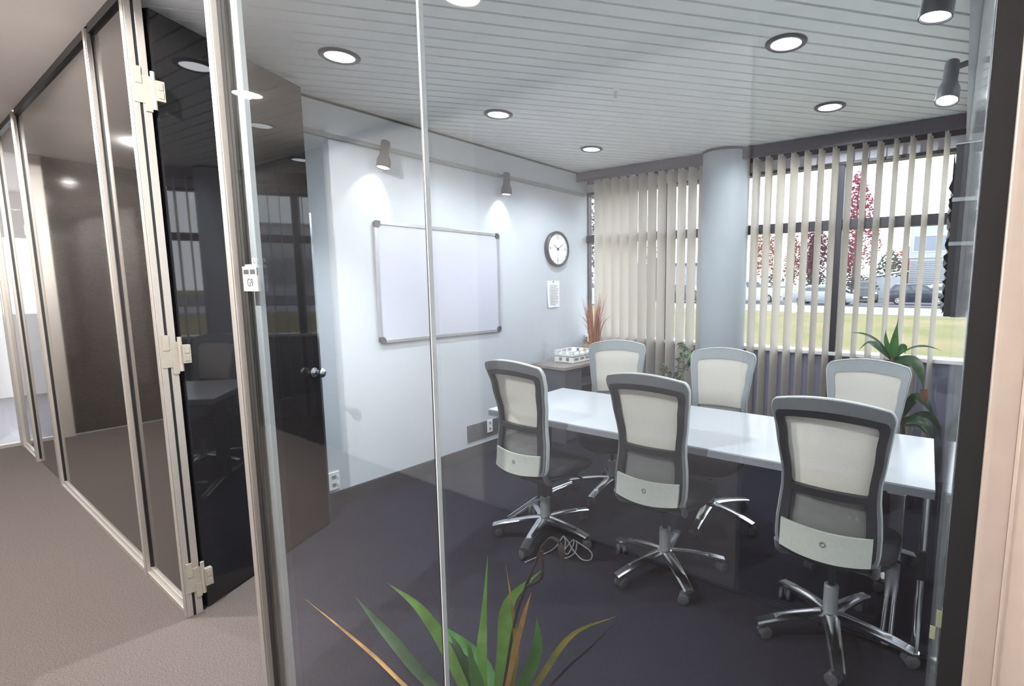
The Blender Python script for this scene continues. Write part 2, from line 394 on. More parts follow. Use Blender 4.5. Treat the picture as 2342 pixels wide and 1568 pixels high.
# glass panes with a clear butt joint
for x0, x1 in ((-1.924, -.9655), (-.9585, .022)):
    box('glass_pane', M['tint_glass'], x0, x1, .7075, .7175, .012, 2.668, wf)
gj = box('glass_joint', M['gasket'], -.9655, -.9608, .7068, .7182, .012, 2.668, wf)
box('bright_edge', M['alu_in'], -.9608, -.9585, .7065, .7185, .012, 2.668, gj)
MB().box(-1.953, .034, .700, .726, 0, .012).box(-1.953, .034, .700, .726, 2.666, 2.684).build('rail', M['alu'], wf)
# dark panels and their rails
for x0, x1, low in ((-3.372, -2.83, .05), (-5.40, -3.412, .05), (-6.36, -5.46, .004), (-7.0, -6.40, .05)):
    box('dark_panel', M['panel'], x0, x1, .711, .723, low, 2.655, wf)
    if low > .01:
        MB().box(x0, x1, .690, .740, 0, .028).box(x0, x1, .702, .732, .028, .05).build('rail', M['alu'], wf, bevel=.002)
    box('rail', M['gasket'], x0, x1, .698, .735, 2.652, 2.69, wf)
box('back_panel', M['void'], -7.2, -3.53, .75, .77, 0, 2.69, wf)
box('rail', M['alu'], -2.79, -1.993, .700, .745, 2.655, 2.684, wf)
for z in (.95, 1.85):      # strike plates on the next door along
    box('latch_plate', M['pale_plate'], -5.475, -5.45, .684, .690, z, z+.07, wf)

# corridor end: post, dark leaf, clear side light
we = tag(empty('wall_corridor_end', (-7.2, 0, 0)), 'glazed partition closing the far end of the corridor', 'partition', kind='structure')
box('mullion', M['alu'], 0, .05, .37, .46, 0, 2.69, we, bevel=.002)
box('dark_panel', M['panel'], .005, .03, -.9, .37, .02, 2.69, we)
box('glass_pane', M['win_glass'], .01, .02, .46, .75, .03, 2.69, we)
box('rail', M['alu'], 0, .05, .46, .75, 0, .03, we)
box('wall_beyond', M['corr_wall'], -3.2, -3.1, -1.5, 3.0, 0, 1.1, we)
box('wall_upper', M['corr_wall'], -3.2, -3.1, -1.5, 3.0, 2.1, 2.9, we)
box('pier', M['corr_wall'], -3.2, -3.1, -1.5, -.2, 1.1, 2.1, we)
box('floor_beyond', M['asphalt'], -3.2, 0, -1.5, 3.0, -.05, 0, we)
box('side_beyond', M['corr_wall'], -3.2, 0, -1.6, -1.5, 0, 2.8, we); box('side_beyond', M['corr_wall'], -3.2, 0, 3.0, 3.1, 0, 2.8, we)
box('ceiling_beyond', M['corr_ceil'], -3.2, 0, -1.5, 3.0, 2.69, 2.8, we)

# ------------------------------------------------ open door
ang = math.atan2(.774, -.387)
door = MB().box(0, .855, 0, .04, .012, 2.632).build('door_1', M['door'], bevel=.002)
door.location = (-2.805, .772, 0); door.rotation_euler = (0, 0, ang)
tag(door, 'tall dark glossy door standing open into the meeting room', 'door', kind='structure')
box('edge_strip', M['alu_pol'], .855, .872, .002, .03, .05, 1.93, door, bevel=.001)
kmt = Matrix.Translation((.80, 0, .985)) @ Matrix.Rotation(R(90), 4, 'X')
kn = MB().lathe([(.030, 0), (.030, .006), (.012, .008), (.011, .035), (.020, .040), (.028, .052), (.029, .064), (.022, .072), (.008, .075)], 24, kmt)
kn.build('knob', M['chrome'], door, smooth=40)
kmt = Matrix.Translation((.80, .04, .985)) @ Matrix.Rotation(R(-90), 4, 'X')
MB().lathe([(.030, 0), (.030, .006), (.012, .008), (.011, .035), (.020, .040), (.028, .052), (.029, .064), (.022, .072), (.008, .075)], 24, kmt).build('knob', M['chrome'], door, smooth=40)
# hinges: plate on the post, knuckle and a small leaf on the door
ident = Matrix.Rotation(-ang, 4, 'Z') @ Matrix.Translation((2.805, -.772, 0))
for z in (.17, 1.21, 2.30):
    h = MB()
    h.box(-2.7905, -2.786, .694, .752, z-.055, z+.055); h.box(-2.7905, -2.783, .700, .722, z+.02, z+.085); h.box(-2.7905, -2.783, .728, .75, z-.085, z-.02)
    h.cyl((-2.783, .758, z-.075), (-2.783, .758, z+.075), .008, n=12)
    h.box(-2.79, -2.765, .762, .790, z-.04, z+.04)
    h.box(-2.766, -2.762, .768, .784, z-.03, z-.004); h.box(-2.766, -2.762, .768, .784, z+.004, z+.03)
    h.v = [tuple(ident @ Vector(p)) for p in h.v]
    h.build('hinge', M['pale_plate'], door)

# ================================================================== LIGHTS
def lamp(kind, name, loc, energy, parent=None, col=(1, 1, 1), **k):
    d = bpy.data.lights.new(name, kind); d.energy = energy; d.color = col
    for a, b in k.items(): setattr(d, a, b)
    o = bpy.data.objects.new(name, d); COL.objects.link(o); o.location = loc
    if parent: o.parent = parent
    return o
def downlight(x, y, z, rim, disc, label, group, energy, col, first=None):
    if first is None:
        t = empty('downlight', (x, y, z), label=label, cat='ceiling light', group=group)
        MB().lathe([(.070, -.002), (.072, -.010), (.088, -.012), (.097, -.006), (.098, 0)], 32, caps=False).build('rim', rim, t, smooth=40)
        MB().lathe([(.0715, -.0065), (.0715, -.0035)], 32).build('diffuser', disc, t)
    else:
        t = copy_tree(first); t.location = (x, y, z); t['label'] = label; t['group'] = group
    return t
DL = [(-2.70, 1.505, 'downlight nearest the top of the open dark door'), (-2.70, 2.603, 'downlight above the right half of the whiteboard'),
      (-2.715, 3.705, 'small far downlight near the clock corner of the ceiling'), (-.78, 2.655, 'brightest large downlight at the right of the ceiling'),
      (-.794, 3.732, 'downlight close to the pelmet on the right side')]
first = None
for x, y, lb in DL:
    t = downlight(x, y, HC, M['lamp_rim'], M['lamp'], lb, 'round downlights in the slatted ceiling', 0, None, first)
    first = first or t
    lamp('SPOT', 'downlight_lamp', (x, y, HC-.016), DOWN_W*(4.0 if y < 2 else 1.0), col=(.95, .975, 1.0), spot_size=R(84 if y < 2 else 138 if x < -2 else 174), spot_blend=.8 if y < 2 else .7 if x < -2 else .25, shadow_soft_size=.014)
first = None
for i, x in enumerate((-1.77, -3.74, -5.72, 1.9)):
    yl = -.085 if i == 0 else -.055
    t = downlight(x, yl, 2.69, M['sill'], M['corr_lamp'], ('corridor downlight mirrored in the glass at the top of the picture', 'corridor downlight mirrored in the glass in front of the dark door', 'corridor downlight towards the far end of the passage', 'corridor downlight at the cream end of the passage')[i], 'corridor downlights', 0, None, first)
    first = first or t
    lamp('SPOT', 'downlight_lamp', (x, yl, 2.674), CORR_W*(.5 if x > 0 else 1), col=(1.0, .965, .93), spot_size=R(176), spot_blend=.12, shadow_soft_size=.014)

# track spots
def track(x, wallx, name, label):
    s = 1 if x > wallx else -1
    a = MB().box(min(wallx, wallx+s*.028), max(wallx, wallx+s*.028), .9, YW-.06, 2.44, 2.468)
    return tag(a.build(name, M['grey_trim'], bevel=.002), label, 'lighting track')
track(0, XL, 'lighting_track', 'slim grey lighting track along the whiteboard wall')
trr = MB().box(-.045, .0, .9, 4.3, 2.47, 2.495)
tag(trr.build('lighting_track', M['grey_trim']), 'slim lighting track along the right side wall', 'lighting track')
def spot(base, head, aim, label, wallx, lampaim, energy):
    t = empty('track_spotlight', base, label=label, cat='spotlight', group='track spotlights on the side walls')
    b = Vector(base); h = Vector(head)-b; d = Vector(aim).normalized()
    MB().tube([(0, 0, 0), h*.6, h], .013, 10).build('arm', M['lamp_body'], t, smooth=40)
    q = Vector((0, 0, -1)).rotation_difference(d).to_matrix().to_4x4()
    mt = Matrix.Translation(h) @ q
    MB().lathe([(.012, .035), (.027, .032), (.030, .02), (.030, -.055), (.034, -.075), (.045, -.10), (.047, -.155), (.043, -.155), (.040, -.14)], 24, mt).build('body', M['lamp_body'], t, smooth=40)
    MB().lathe([(.040, -.150), (.040, -.146)], 24, mt).build('lens', M['lamp'], t)
    lp = Vector(base)+h+d*.16
    lo = lamp('SPOT', 'spotlight_lamp', lp, energy, col=(.98, 1, .95), spot_size=R(78), spot_blend=.5, shadow_soft_size=.025)
    lo.rotation_euler = Vector(lampaim).normalized().to_track_quat('-Z', 'Y').to_euler()
    return t
spot((XL+.028, 2.15, 2.455), (-3.325, 2.14, 2.455), (.02, -.18, -1), 'tilted grey track spotlight above the left half of the whiteboard', XL, (-.55, -.25, -1), SPOT_W)
spot((XL+.028, 3.30, 2.455), (-3.325, 3.285, 2.44), (0, -.04, -1), 'grey track spotlight pointing straight down beside the clock', XL, (-.5, -.05, -1), SPOT_W)
spot((-.045, 1.93, 2.482), (-.105, 1.93, 2.47), (-.12, -.03, -1), 'large near track spotlight at the top right corner', XR, (-.1, 0, -1), SPOT_W*.5)
spot((-.045, 2.86, 2.482), (-.105, 2.86, 2.47), (-.05, -.30, -1), 'glowing far track spotlight above the right end of the blinds', XR, (-.2, -.3, -1), SPOT_W*.5)
# sprinkler
sp = empty('sprinkler', (-1.79, 2.69, HC), label='small white sprinkler head in the middle of the slatted ceiling', cat='sprinkler')
MB().lathe([(.026, 0), (.026, -.004), (.020, -.010), (.008, -.012)], 20).build('rose', M['white_plastic'], sp, smooth=40)
MB().lathe([(.008, -.010), (.009, -.030), (.005, -.036), (.005, -.044)], 12).build('nozzle', M['board_edge'], sp, smooth=40)
MB().lathe([(.012, -.046), (.013, -.044)], 12).build('deflector', M['board_edge'], sp)

# ================================================================== LEFT WALL THINGS
wb = empty('whiteboard', (XL, 0, 0), label='large whiteboard with aluminium frame and dark corners on the left wall', cat='whiteboard')
a0, a1, b0, b1 = 2.065, 3.245, 1.085, 1.955
box('panel', M['board'], .004, .016, a0+.01, a1-.01, b0+.01, b1-.01, wb)
for n_, bx in (('rail', (a0+.03, a1-.03, b0, b0+.028)), ('rail', (a0+.03, a1-.03, b1-.028, b1)), ('rail', (a0, a0+.024, b0+.03, b1-.03)), ('rail', (a1-.024, a1, b0+.03, b1-.03))):
    box(n_, M['board_edge'], .002, .024, bx[0], bx[1], bx[2], bx[3], wb, bevel=.004)
for cy_, cz, sy, sz in ((a0, b0, 1, 1), (a1, b0, -1, 1), (a0, b1, 1, -1), (a1, b1, -1, -1)):
    pl = [(0, .016), (.016, 0), (.048, 0), (.048, .032), (.030, .050), (0, .050)]
    q = MB(); pts = [(cy_+sy*a, cz+sz*b) for a, b in pl]
    if sy*sz < 0: pts = pts[::-1]
    n = len(pts); q.add([(.001, y, z) for y, z in pts]+[(.027, y, z) for y, z in pts], [tuple(range(n-1, -1, -1)), tuple(range(n, 2*n))]+[(i, (i+1) % n, n+(i+1) % n, n+i) for i in range(n)])
    q.build('corner_cap', M['dark_plastic'], wb, bevel=.003)
# clock
ck = empty('wall_clock', (XL, 4.035, 1.862), label='round wall clock with dark rim showing about ten past ten', cat='clock')
mtx = Matrix.Rotation(R(90), 4, 'Y')
MB().lathe([(.150, .0), (.172, .002), (.176, .02), (.176, .04), (.166, .048), (.154, .046), (.152, .030)], 48, mtx, caps=False).build('rim', M['dark_plastic'], ck, smooth=40)
MB().lathe([(.155, .026), (.155, .031)], 40, mtx).build('face', M['clock_face'], ck)
def text(body, size, m_, parent, loc, rot, name='lettering'):
    cu = bpy.data.curves.new(name, 'FONT'); cu.body = body; cu.size = size; cu.align_x = 'CENTER'; cu.align_y = 'CENTER'; cu.extrude = .0004
    tmp = bpy.data.objects.new(name, cu); COL.objects.link(tmp); bpy.context.view_layer.update()
    me = bpy.data.meshes.new_from_object(tmp.evaluated_get(bpy.context.evaluated_depsgraph_get())); me.materials.clear(); me.materials.append(m_)
    bpy.data.objects.remove(tmp); bpy.data.curves.remove(cu)
    return inst(name, me, parent, loc, rot)
ROT_L = (R(90), 0, R(90))
for s_t, ang_ in (('12', 0), ('3', 90), ('6', 180), ('9', 270)):
    text(s_t, .042, M['ink'], ck, (.0315, .112*math.sin(R(ang_)), .112*math.cos(R(ang_))), ROT_L, 'numeral')
for k in range(12):
    if k % 3 == 0 and k: pass
    a = R(30*k); rr = .140
    MB().lathe([(.0045, .031), (.0045, .0316)], 8, Matrix.Translation((0, rr*math.sin(a), rr*math.cos(a))) @ mtx).build('hour_dot', M['ink'], ck)
def hand(a, L, wd, x, name, m_):
    d = Vector((0, math.sin(R(a)), math.cos(R(a)))); p = Vector((0, math.cos(R(a)), -math.sin(R(a))))
    vs = [d*(-.02)+p*wd, d*L+p*wd*.4, d*L-p*wd*.4, d*(-.02)-p*wd]
    q = MB(); q.add([Vector((x, 0, 0))+v for v in vs]+[Vector((x+.0012, 0, 0))+v for v in vs], [(3, 2, 1, 0), (4, 5, 6, 7)]+[(i, (i+1) % 4, 4+(i+1) % 4, 4+i) for i in range(4)])
    q.build(name, m_, ck)
hand(305, .075, .0035, .033, 'hour_hand', M['ink']); hand(58, .105, .003, .035, 'minute_hand', M['ink']); hand(180, .10, .0012, .037, 'second_hand', M['grey_ink'])
MB().lathe([(.009, .032), (.009, .040), (.004, .042)], 16, mtx).build('hub', M['ink'], ck)
# pinned notice
pn = empty('notice_sheet', (XL, 3.995, 1.41), label='white printed notice sheet pinned under the clock', cat='notice')
def curl(i, j): return (.003+.012*(1-j)**3*(1-i), -.095+.19*i, -.135+.27*j)
MB().grid(curl, 4, 6).build('sheet', M['paper'], pn)
ln = MB()
for k in range(13):
    z = .085-.016*k; L = (.12, .10, .13, .13, .12, .13, .11, .13, .13, .12, .13, .12, .09)[k]
    ln.box(.0125, .0128, -.065, -.065+L, z-.0025, z+.0025)
ln.build('printed_lines', M['grey_ink'], pn); pn.children[-1]['kind'] = 'stuff'
MB().lathe([(.006, .004), (.006, .010), (.003, .012)], 10, Matrix.Translation((0, -.005, .125)) @ mtx).build('pin', M['dark_plastic'], pn)
# sockets and vent plate
def outlet(y, z, wd, hh, label):
    t = empty('power_outlet', (XL, y, z), label=label, cat='outlet', group='white power outlets on the left wall')
    box('plate', M['white_plastic'], 0, .010, -wd/2, wd/2, -hh/2, hh/2, t, bevel=.003)
    for zz in (-.22, .22):
        box('socket', M['grey_trim'], .010, .0112, -wd*.18, wd*.18, hh*zz-.012, hh*zz+.012, t)
        box('switch', M['white_plastic'], .010, .014, wd*.26, wd*.40, hh*zz-.008, hh*zz+.008, t)
    return t
outlet(1.685, .185, .075, .125, 'white double power outlet low on the wall beside the dark door')
vp = empty('vent_plate', (XL, 0, 0), label='dark grey wall plate above the baseboard behind the first chair', cat='wall plate')
box('plate', M['desk_dark'], 0, .008, 2.835, 3.45, .150, .297, vp, bevel=.002)
for k in range(4): box('groove', M['dark_plastic'], .008, .0086, 2.86, 3.42, .175+.03*k, .179+.03*k, vp)
o2 = outlet(3.085, .245, .06, .115, 'white power outlet mounted on the dark wall plate'); o2.location.x = XL+.008

# ================================================================== DESK with things on it
dk = empty('side_desk', (-3.40, 3.62, 0), R(-1.0), label='small grey wood topped side desk in the corner under the clock', cat='desk')
box('desktop', M['wood'], .004, .44, 0, .745, .712, .742, dk, bevel=.003)
box('front_panel', M['desk_dark'], .01, .425, .03, .05, .0, .712, dk)
box('side_panel', M['desk_dark'], .01, .425, .70, .72, .0, .712, dk)
box('back_panel', M['desk_dark'], .01, .03, .05, .70, .05, .712, dk)
box('modesty_panel', M['desk_dark'], .39, .405, .05, .30, .02, .712, dk)
box('shelf', M['desk_dark'], .03, .40, .05, .70, .52, .54, dk)
# planter with dried reeds
pt = empty('reed_planter', (-3.10, 4.27, .742), label='tan square planter of rusty dried reeds on the side desk', cat='planter')
pp = MB()
def sq(h, r): return [(-r, -r, h), (r, -r, h), (r, r, h), (-r, r, h)]
pp.loft([sq(0, .066), sq(.155, .085), sq(.155, .076), sq(.12, .072)]).build('pot', M['pot_tan'], pt)
for s in (-1, 1):
    pts = [(s*.083, -.03, .12), (s*.100, -.03, .155), (s*.125, 0, .185), (s*.100, .03, .155), (s*.083, .03, .12)]
    MB().tube(spline(pts, 4), .006, 8).build('handle', M['stem'], pt)
rb = MB(); rg = random.Random(3)
for k in range(120):
    a = rg.uniform(0, 6.28); r0 = rg.uniform(0, .055); L = rg.uniform(.25, .56); sp_ = rg.uniform(.02, .10) if k < 105 else .17
    p0 = Vector((r0*math.cos(a), r0*math.sin(a), .12)); d = Vector((math.cos(a), math.sin(a), 0))
    p2 = p0+d*sp_*L/.5+Vector((0, 0, L)); p1 = p0+d*sp_*.3+Vector((0, 0, L*.55))
    if k >= 105: p2.z -= L*.25
    if p2.x < -.27: p2.x = -.27
    ribbon(rb, [p0, p1, p2], .009, (rg.uniform(-1, 1), -1, .1), .3, prof=lambda t: max(.08, 1-t*t), n=3)
tag(rb.build('reeds', M['reed'], pt), kind='stuff')
# letter trays
tr = empty('letter_tray', (-3.17, 4.005, .742), R(2), label='white two tier letter tray on the side desk', cat='letter tray')
for k in range(2):
    z = .005+.062*k; tq = MB()
    tq.box(-.115, .115, -.15, .15, z, z+.004)
    for x in (-.115, .111):
        tq.box(x, x+.004, -.15, .15, z+.004, z+.018); tq.box(x, x+.004, -.15, .15, z+.044, z+.052)
        for y in (-.15, -.055, .04, .13): tq.box(x, x+.004, y, y+.02, z+.018, z+.044)
    for y in (-.15, .146):
        tq.box(-.111, .111, y, y+.004, z+.004, z+.014); tq.box(-.111, .111, y, y+.004, z+.046, z+.052)
        for x in (-.111, .06, -.025): tq.box(x, x+.05, y, y+.004, z+.014, z+.046)
    tq.build('tray', M['white_plastic'], tr)
for x, y in ((-.11, -.145), (.11, -.145), (-.11, .145), (.11, .145)):
    MB().cyl((x, y, .0), (x, y, .006), .006, n=10).build('foot', M['white_plastic'], tr)
# glass pitcher
pc = empty('glass_pitcher', (-3.315, 3.745, .742), label='empty clear glass pitcher with loop handle on the side desk', cat='pitcher')
prof = [(.045, .0), (.050, .004), (.046, .020), (.056, .045), (.062, .075), (.056, .115), (.040, .150), (.037, .175), (.044, .200)]
MB().lathe(prof+[(r-.003, z) for r, z in prof[::-1][:-2]]+[(.040, .012)], 28, caps=False).build('body', M['clear'], pc, smooth=60)
MB().lathe([(.044, .001), (.047, .006), (.040, .011)], 28).build('base', M['clear'], pc, smooth=60)
MB().tube(spline([(.02, .034, .165), (.025, .075, .165), (.025, .098, .125), (.02, .085, .075), (.015, .058, .06)], 6), .006, 10).build('handle', M['clear'], pc, smooth=60)

# ================================================================== TABLE
tb = empty('meeting_table', (-1.232, 2.615, 0), R(2.5), label='long white topped meeting table between two rows of chairs', cat='table')
box('tabletop', M['table'], -1.19, 1.19, -.39, .39, .721, .730, tb, bevel=.0015)
box('edging', M['table_edge'], -1.190, 1.190, -.390, .390, .690, .721, tb)
MB().box(-1.0, 1.0, -.03, .03, .650, .690).build('beam', M['dark_plastic'], tb)
for s in (-1, 1):
    x = s*1.06
    MB().box(x-.03, x+.03, -.05, .05, .05, .690).box(x-.035, x+.035, -.34, .34, .660, .690).build('leg', M['dark_plastic'] if s < 0 else M['chrome'], tb, bevel=.004)
    f = MB()
    for dx_ in (-.016, .016): f.tube([(x+dx_, -.36, .022), (x+dx_, -.1, .050), (x+dx_, .1, .050), (x+dx_, .36, .022)], .011, 10)
    f.cyl((x, -.35, 0), (x, -.35, .018), .02, n=12); f.cyl((x, .35, 0), (x, .35, .018), .02, n=12)
    f.build('foot', M['chrome'], tb, smooth=50)
MB().cyl((1.165, -.372, .02), (1.165, -.372, .690), .014, n=12).cyl((1.165, -.372, 0), (1.165, -.372, .03), .02, n=12).build('corner_leg', M['chrome'], tb, smooth=50)
box('leg_clip', M['black_plastic'], 1.150, 1.180, -.392, -.384, .35, .47, tb)

# ================================================================== CHAIRS
def lerp_tab(tab, z):
    if z <= tab[0][0]: return tab[0][1]
    for (a, b), (c, d) in zip(tab, tab[1:]):
        if z <= c:
            t = (z-a)/(c-a); t = t*t*(3-2*t); return b+(d-b)*t
    return tab[-1][1]
HW = [(.44, .188), (.56, .190), (.74, .176), (.90, .196), (1.02, .213), (1.09, .210)]
YC = [(.44, -.235), (.55, -.222), (.66, -.212), (.78, -.215), (.92, -.240), (1.09, -.288)]
def bs(u, v, off=0):
    z1 = 1.088-.030*u*u; z0 = .452+.018*u*u; z = z0+(z1-z0)*v
    return Vector((u*lerp_tab(HW, z), lerp_tab(YC, z)+.034*u*u+off, z))
def rrect(u0, u1, v0, v1, r, n=5, sub=8):
    ru, rv = r, r*.75; pts = []
    cs = [(u1-ru, v1-rv, 0), (u0+ru, v1-rv, 90), (u0+ru, v0+rv, 180), (u1-ru, v0+rv, 270)]
    for k, (cu, cv, a0_) in enumerate(cs):
        for i in range(n+1):
            a = R(a0_+90*i/n); pts.append((cu+ru*math.cos(a), cv+rv*math.sin(a)))
        nu = cs[(k+1) % 4]; a = R(nu[2]); q = (nu[0]+ru*math.cos(a), nu[1]+rv*math.sin(a)); p = pts[-1]
        for i in range(1, sub): pts.append((p[0]+(q[0]-p[0])*i/sub, p[1]+(q[1]-p[1])*i/sub))
    return pts
def ring(o, i, y0, y1):
    q = MB(); n = len(o)
    rows = [[bs(u, v, y0) for u, v in o], [bs(u, v, y0) for u, v in i], [bs(u, v, y1) for u, v in i], [bs(u, v, y1) for u, v in o]]
    for r_ in rows: q.v += [tuple(p) for p in r_]
    for a in range(4):
        b = (a+1) % 4
        for k in range(n): q.f.append((a*n+k, a*n+(k+1) % n, b*n+(k+1) % n, b*n+k))
    return q
def patch(u0, u1, v0, v1, y0, th, nu=10, nv=8):
    q = MB(); q.grid(lambda i, j: bs(u0+(u1-u0)*i, v0+(v1-v0)*j, y0), nu, nv)
    if th:
        n0 = len(q.v); q.v += [tuple(bs(u0+(u1-u0)*i/nu, v0+(v1-v0)*j/nv, y0+th)) for j in range(nv+1) for i in range(nu+1)]
        W = nu+1
        q.f += [tuple(n0+k for k in f[::-1]) for f in list(q.f)]
        for i in range(nu): q.f += [(i+1, i, n0+i, n0+i+1), (nv*W+i, nv*W+i+1, n0+nv*W+i+1, n0+nv*W+i)]
        for j in range(nv): q.f += [(j*W, (j+1)*W, n0+(j+1)*W, n0+j*W), ((j+1)*W+nu, j*W+nu, n0+j*W+nu, n0+(j+1)*W+nu)]
    return q
def pad(hx, hy, cy0, levels, ex=3.2, n=40, front=None):
    rings = []
    for sx, z in levels:
        r_ = []
        for k in range(n):
            a = 2*math.pi*k/n; ca, sa = math.cos(a), math.sin(a)
            x = hx*sx*math.copysign(abs(ca)**(2/ex), ca); y = hy*sx*math.copysign(abs(sa)**(2/ex), sa)
            zz = z - (.05*max(0, (y/hy))**3 if front else 0) + .012*(x/hx)**2
            r_.append((x, cy0+y, zz))
        rings.append(r_)
    return MB().loft(rings)
def make_chair():
    t = empty('office_chair')
    # base
    hub = MB().lathe([(.046, .060), (.050, .075), (.046, .112), (.034, .122)], 24).build('base_hub', M['chrome'], t, smooth=40)
    arm = MB(); rings = []
    for k in range(9):
        s = k/8; r_ = .03+.285*s; zt = .118-.006*s-.034*s*s; wd = .034-.010*s + (.004 if k == 0 else 0); hh = .030-.014*s
        rings.append([(r_, -wd, zt-.006), (r_, -wd*.7, zt), (r_, wd*.7, zt), (r_, wd, zt-.006), (r_, wd*.8, zt-hh), (r_, -wd*.8, zt-hh)])
    arm_me = arm.loft(rings).mesh('base_arm', M['chrome'], 35)
    cas = MB().cyl((0, 0, .030), (0, 0, .062), .010, n=10); cas.box(-.010, .022, -.006, .006, .022, .048)
    cas_me = cas.mesh('caster', M['caster'], 40)
    whl = MB().lathe([(.010, -.010), (.022, -.010), (.0275, -.006), (.0275, .006), (.022, .010), (.010, .010)], 18, Matrix.Rotation(R(90), 4, 'X')).mesh('wheel', M['caster'], 40)
    for k in range(5):
        a = R(72*k)
        inst('base_arm', arm_me, t, rot=(0, 0, a))
        cst = inst('caster', cas_me, t, (.292*math.cos(a), .292*math.sin(a), 0), (0, 0, a*1.7+.6))
        for s in (-1, 1): inst('wheel', whl, cst, (.014, s*.017, .0275))
    MB().lathe([(.030, .10), (.030, .235), (.024, .240)], 20).build('column_sleeve', M['column_grey'], t, smooth=40)
    MB().lathe([(.014, .23), (.014, .375)], 16).build('gas_rod', M['chair_dark'], t, smooth=40)
    mech = MB(); mech.box(-.075, .075, -.13, .12, .372, .412); mech.box(-.15, .15, -.02, .03, .385, .415)
    mech.build('mechanism', M['chair_dark'], t, bevel=.006)
    MB().tube([(.08, .05, .395), (.20, .06, .392), (.245, .06, .385)], .006, 8).build('lever', M['chair_dark'], t)
    pad(.245, .235, .035, [(.80, .405), (.93, .412), (.97, .424), (.95, .432)], front=True).build('seat_shell', M['chair_dark'], t, smooth=50)
    pad(.240, .230, .035, [(.90, .430), (1.0, .440), (1.0, .456), (.93, .472), (.75, .477), (.4, .474), (.15, .472)], front=True).build('seat', M['seat'], t, smooth=60)
    # back
    ring(rrect(-1, 1, .0, 1, .085), rrect(-.94, .94, .02, .922, .07), -.012, .020).build('back_frame', M['chair_grey'], t, smooth=40)
    ring(rrect(-1.02, 1.02, -.005, 1.006, .09), rrect(-.985, .985, .008, .992, .08), -.004, .018).build('back_edge', M['chair_lip'], t, smooth=40)
    ring(rrect(-.945, .945, .385, .925, .075), rrect(-.80, .80, .430, .880, .055), -.016, .012).build('inner_frame', M['chair_dark'], t, smooth=40)
    ring(rrect(-.995, .995, .005, .995, .085), rrect(-.81, .81, .10, .895, .07), .0185, .025).build('front_rim', M['chair_front'], t, smooth=40)
    for s in (-1, 1):
        u0, u1 = sorted((s*.745, s*.935)); patch(u0, u1, .01, .41, -.010, .022, 3, 8).build('lower_frame', M['chair_dark'], t, smooth=40)
    patch(-.86, .86, .41, .91, .0145, .003, 10, 8).build('upper_mesh', M['mesh'], t, smooth=60)
    patch(-.78, .78, .08, .41, .0145, .003, 10, 8).build('lower_mesh', M['mesh_low'], t, smooth=60)
    lp = patch(-.88, .88, .01, .185, -.026, .012, 12, 4).build('lumbar_panel', M['lumbar'], t, smooth=40)
    MB().lathe([(.0105, -.0275), (.0105, -.0265), (.0075, -.0265), (.0075, -.0275)], 16, Matrix.Translation((0, -.228-.026+.0005, .525)) @ Matrix.Rotation(R(90), 4, 'X') @ Matrix.Translation((0, 0, .027)), caps=False).build('emblem', M['chair_grey'], lp)
    for s in (-1, 1):
        MB().tube(spline([(s*.182, -.20, .475), (s*.178, -.17, .42), (s*.15, -.10, .392), (s*.09, -.03, .392)], 5), [.014]*15+[.013], 10).build('back_arm', M['chair_grey'], t, smooth=50)
    box('crossbar', M['chair_grey'], -.15, .15, -.125, -.10, .384, .404, t, bevel=.004)
    return t
first = make_chair()
G1, G2 = 'chairs on the near side of the table', 'chairs on the window side of the table'
CH = [(-1.975, 2.215, -1, 1.6, 'grey mesh office chair nearest the whiteboard with its back to the glass', G1),
      (-1.195, 2.284, 3, 31.7, 'grey mesh office chair in the middle of the near side of the table', G1),
      (-.366, 2.235, 0, -1, 'large nearest grey mesh office chair beside the right hand post', G1),
      (-2.005, 2.985, 205, -12, 'pale mesh office chair across the table in front of the side desk', G2),
      (-1.24, 2.985, 188, -11, 'pale mesh office chair across the table in front of the column', G2),
      (-.40, 2.97, 181, 20, 'pale mesh office chair across the table in front of the dracaena', G2)]
for i, (x, y, rz, st, lb, g) in enumerate(CH):
    c = first if i == 0 else copy_tree(first)
    c.location = (x, y, 0); c.rotation_euler = (0, 0, R(rz)); c.scale.z = 1.015 if g == G1 else 1.0; tag(c, lb, 'chair', g)
# star base turned separately from the seat
for c in [o for o in bpy.data.objects if o.name.startswith('office_chair') and o.parent is None]:
    i = [k for k, q in enumerate(CH) if abs(q[0]-c.location.x) < 1e-4][0]
    da = R(CH[i][3]-CH[i][2]); rm = Matrix.Rotation(da, 4, 'Z')
    for ch in c.children:
        if ch.name.startswith(('base_arm', 'caster')):
            ch.location = rm @ ch.location; ch.rotation_euler = (0, 0, ch.rotation_euler.z+da)

# ================================================================== BLINDS
vane_me = MB()
def vn(i, j):
    a = R(77.5); t = (i-.5)*.130; cr = .006*math.cos(math.pi*(i-.5))
    return (t*math.cos(a)-cr*math.sin(a), t*math.sin(a)+cr*math.cos(a), .10+(2.585-.10)*j)
vane_me.grid(vn, 4, 1)
vane_mesh = vane_me.mesh('vane', M['vane'], 60)
hang = MB().box(-.004, .004, -.02, .02, 2.580, 2.606).mesh('hanger', M['white_plastic'])
sc_ = 4.47/4.36
def blind(x0, x1, n, label):
    t = empty('vertical_blind', ((x0+x1)/2, 4.475, 0), label=label, cat='blind', group='vertical blinds at the window')
    hl = (x1-x0)/2
    box('headrail', M['white_plastic'], -hl-.06, hl+.06, -.02, .02, 2.604, 2.636, t, bevel=.003)
    for k in range(n):
        x = -hl+(x1-x0)*k/(n-1)
        v = inst('vane', vane_mesh, t, (x, 0, 0), (0, 0, R(random.uniform(-2.2, 2.2))))
        inst('hanger', hang, v)
    return t
blind(-3.105*sc_, -1.958*sc_, 12, 'off white vertical blind left of the column with nearly closed vanes')
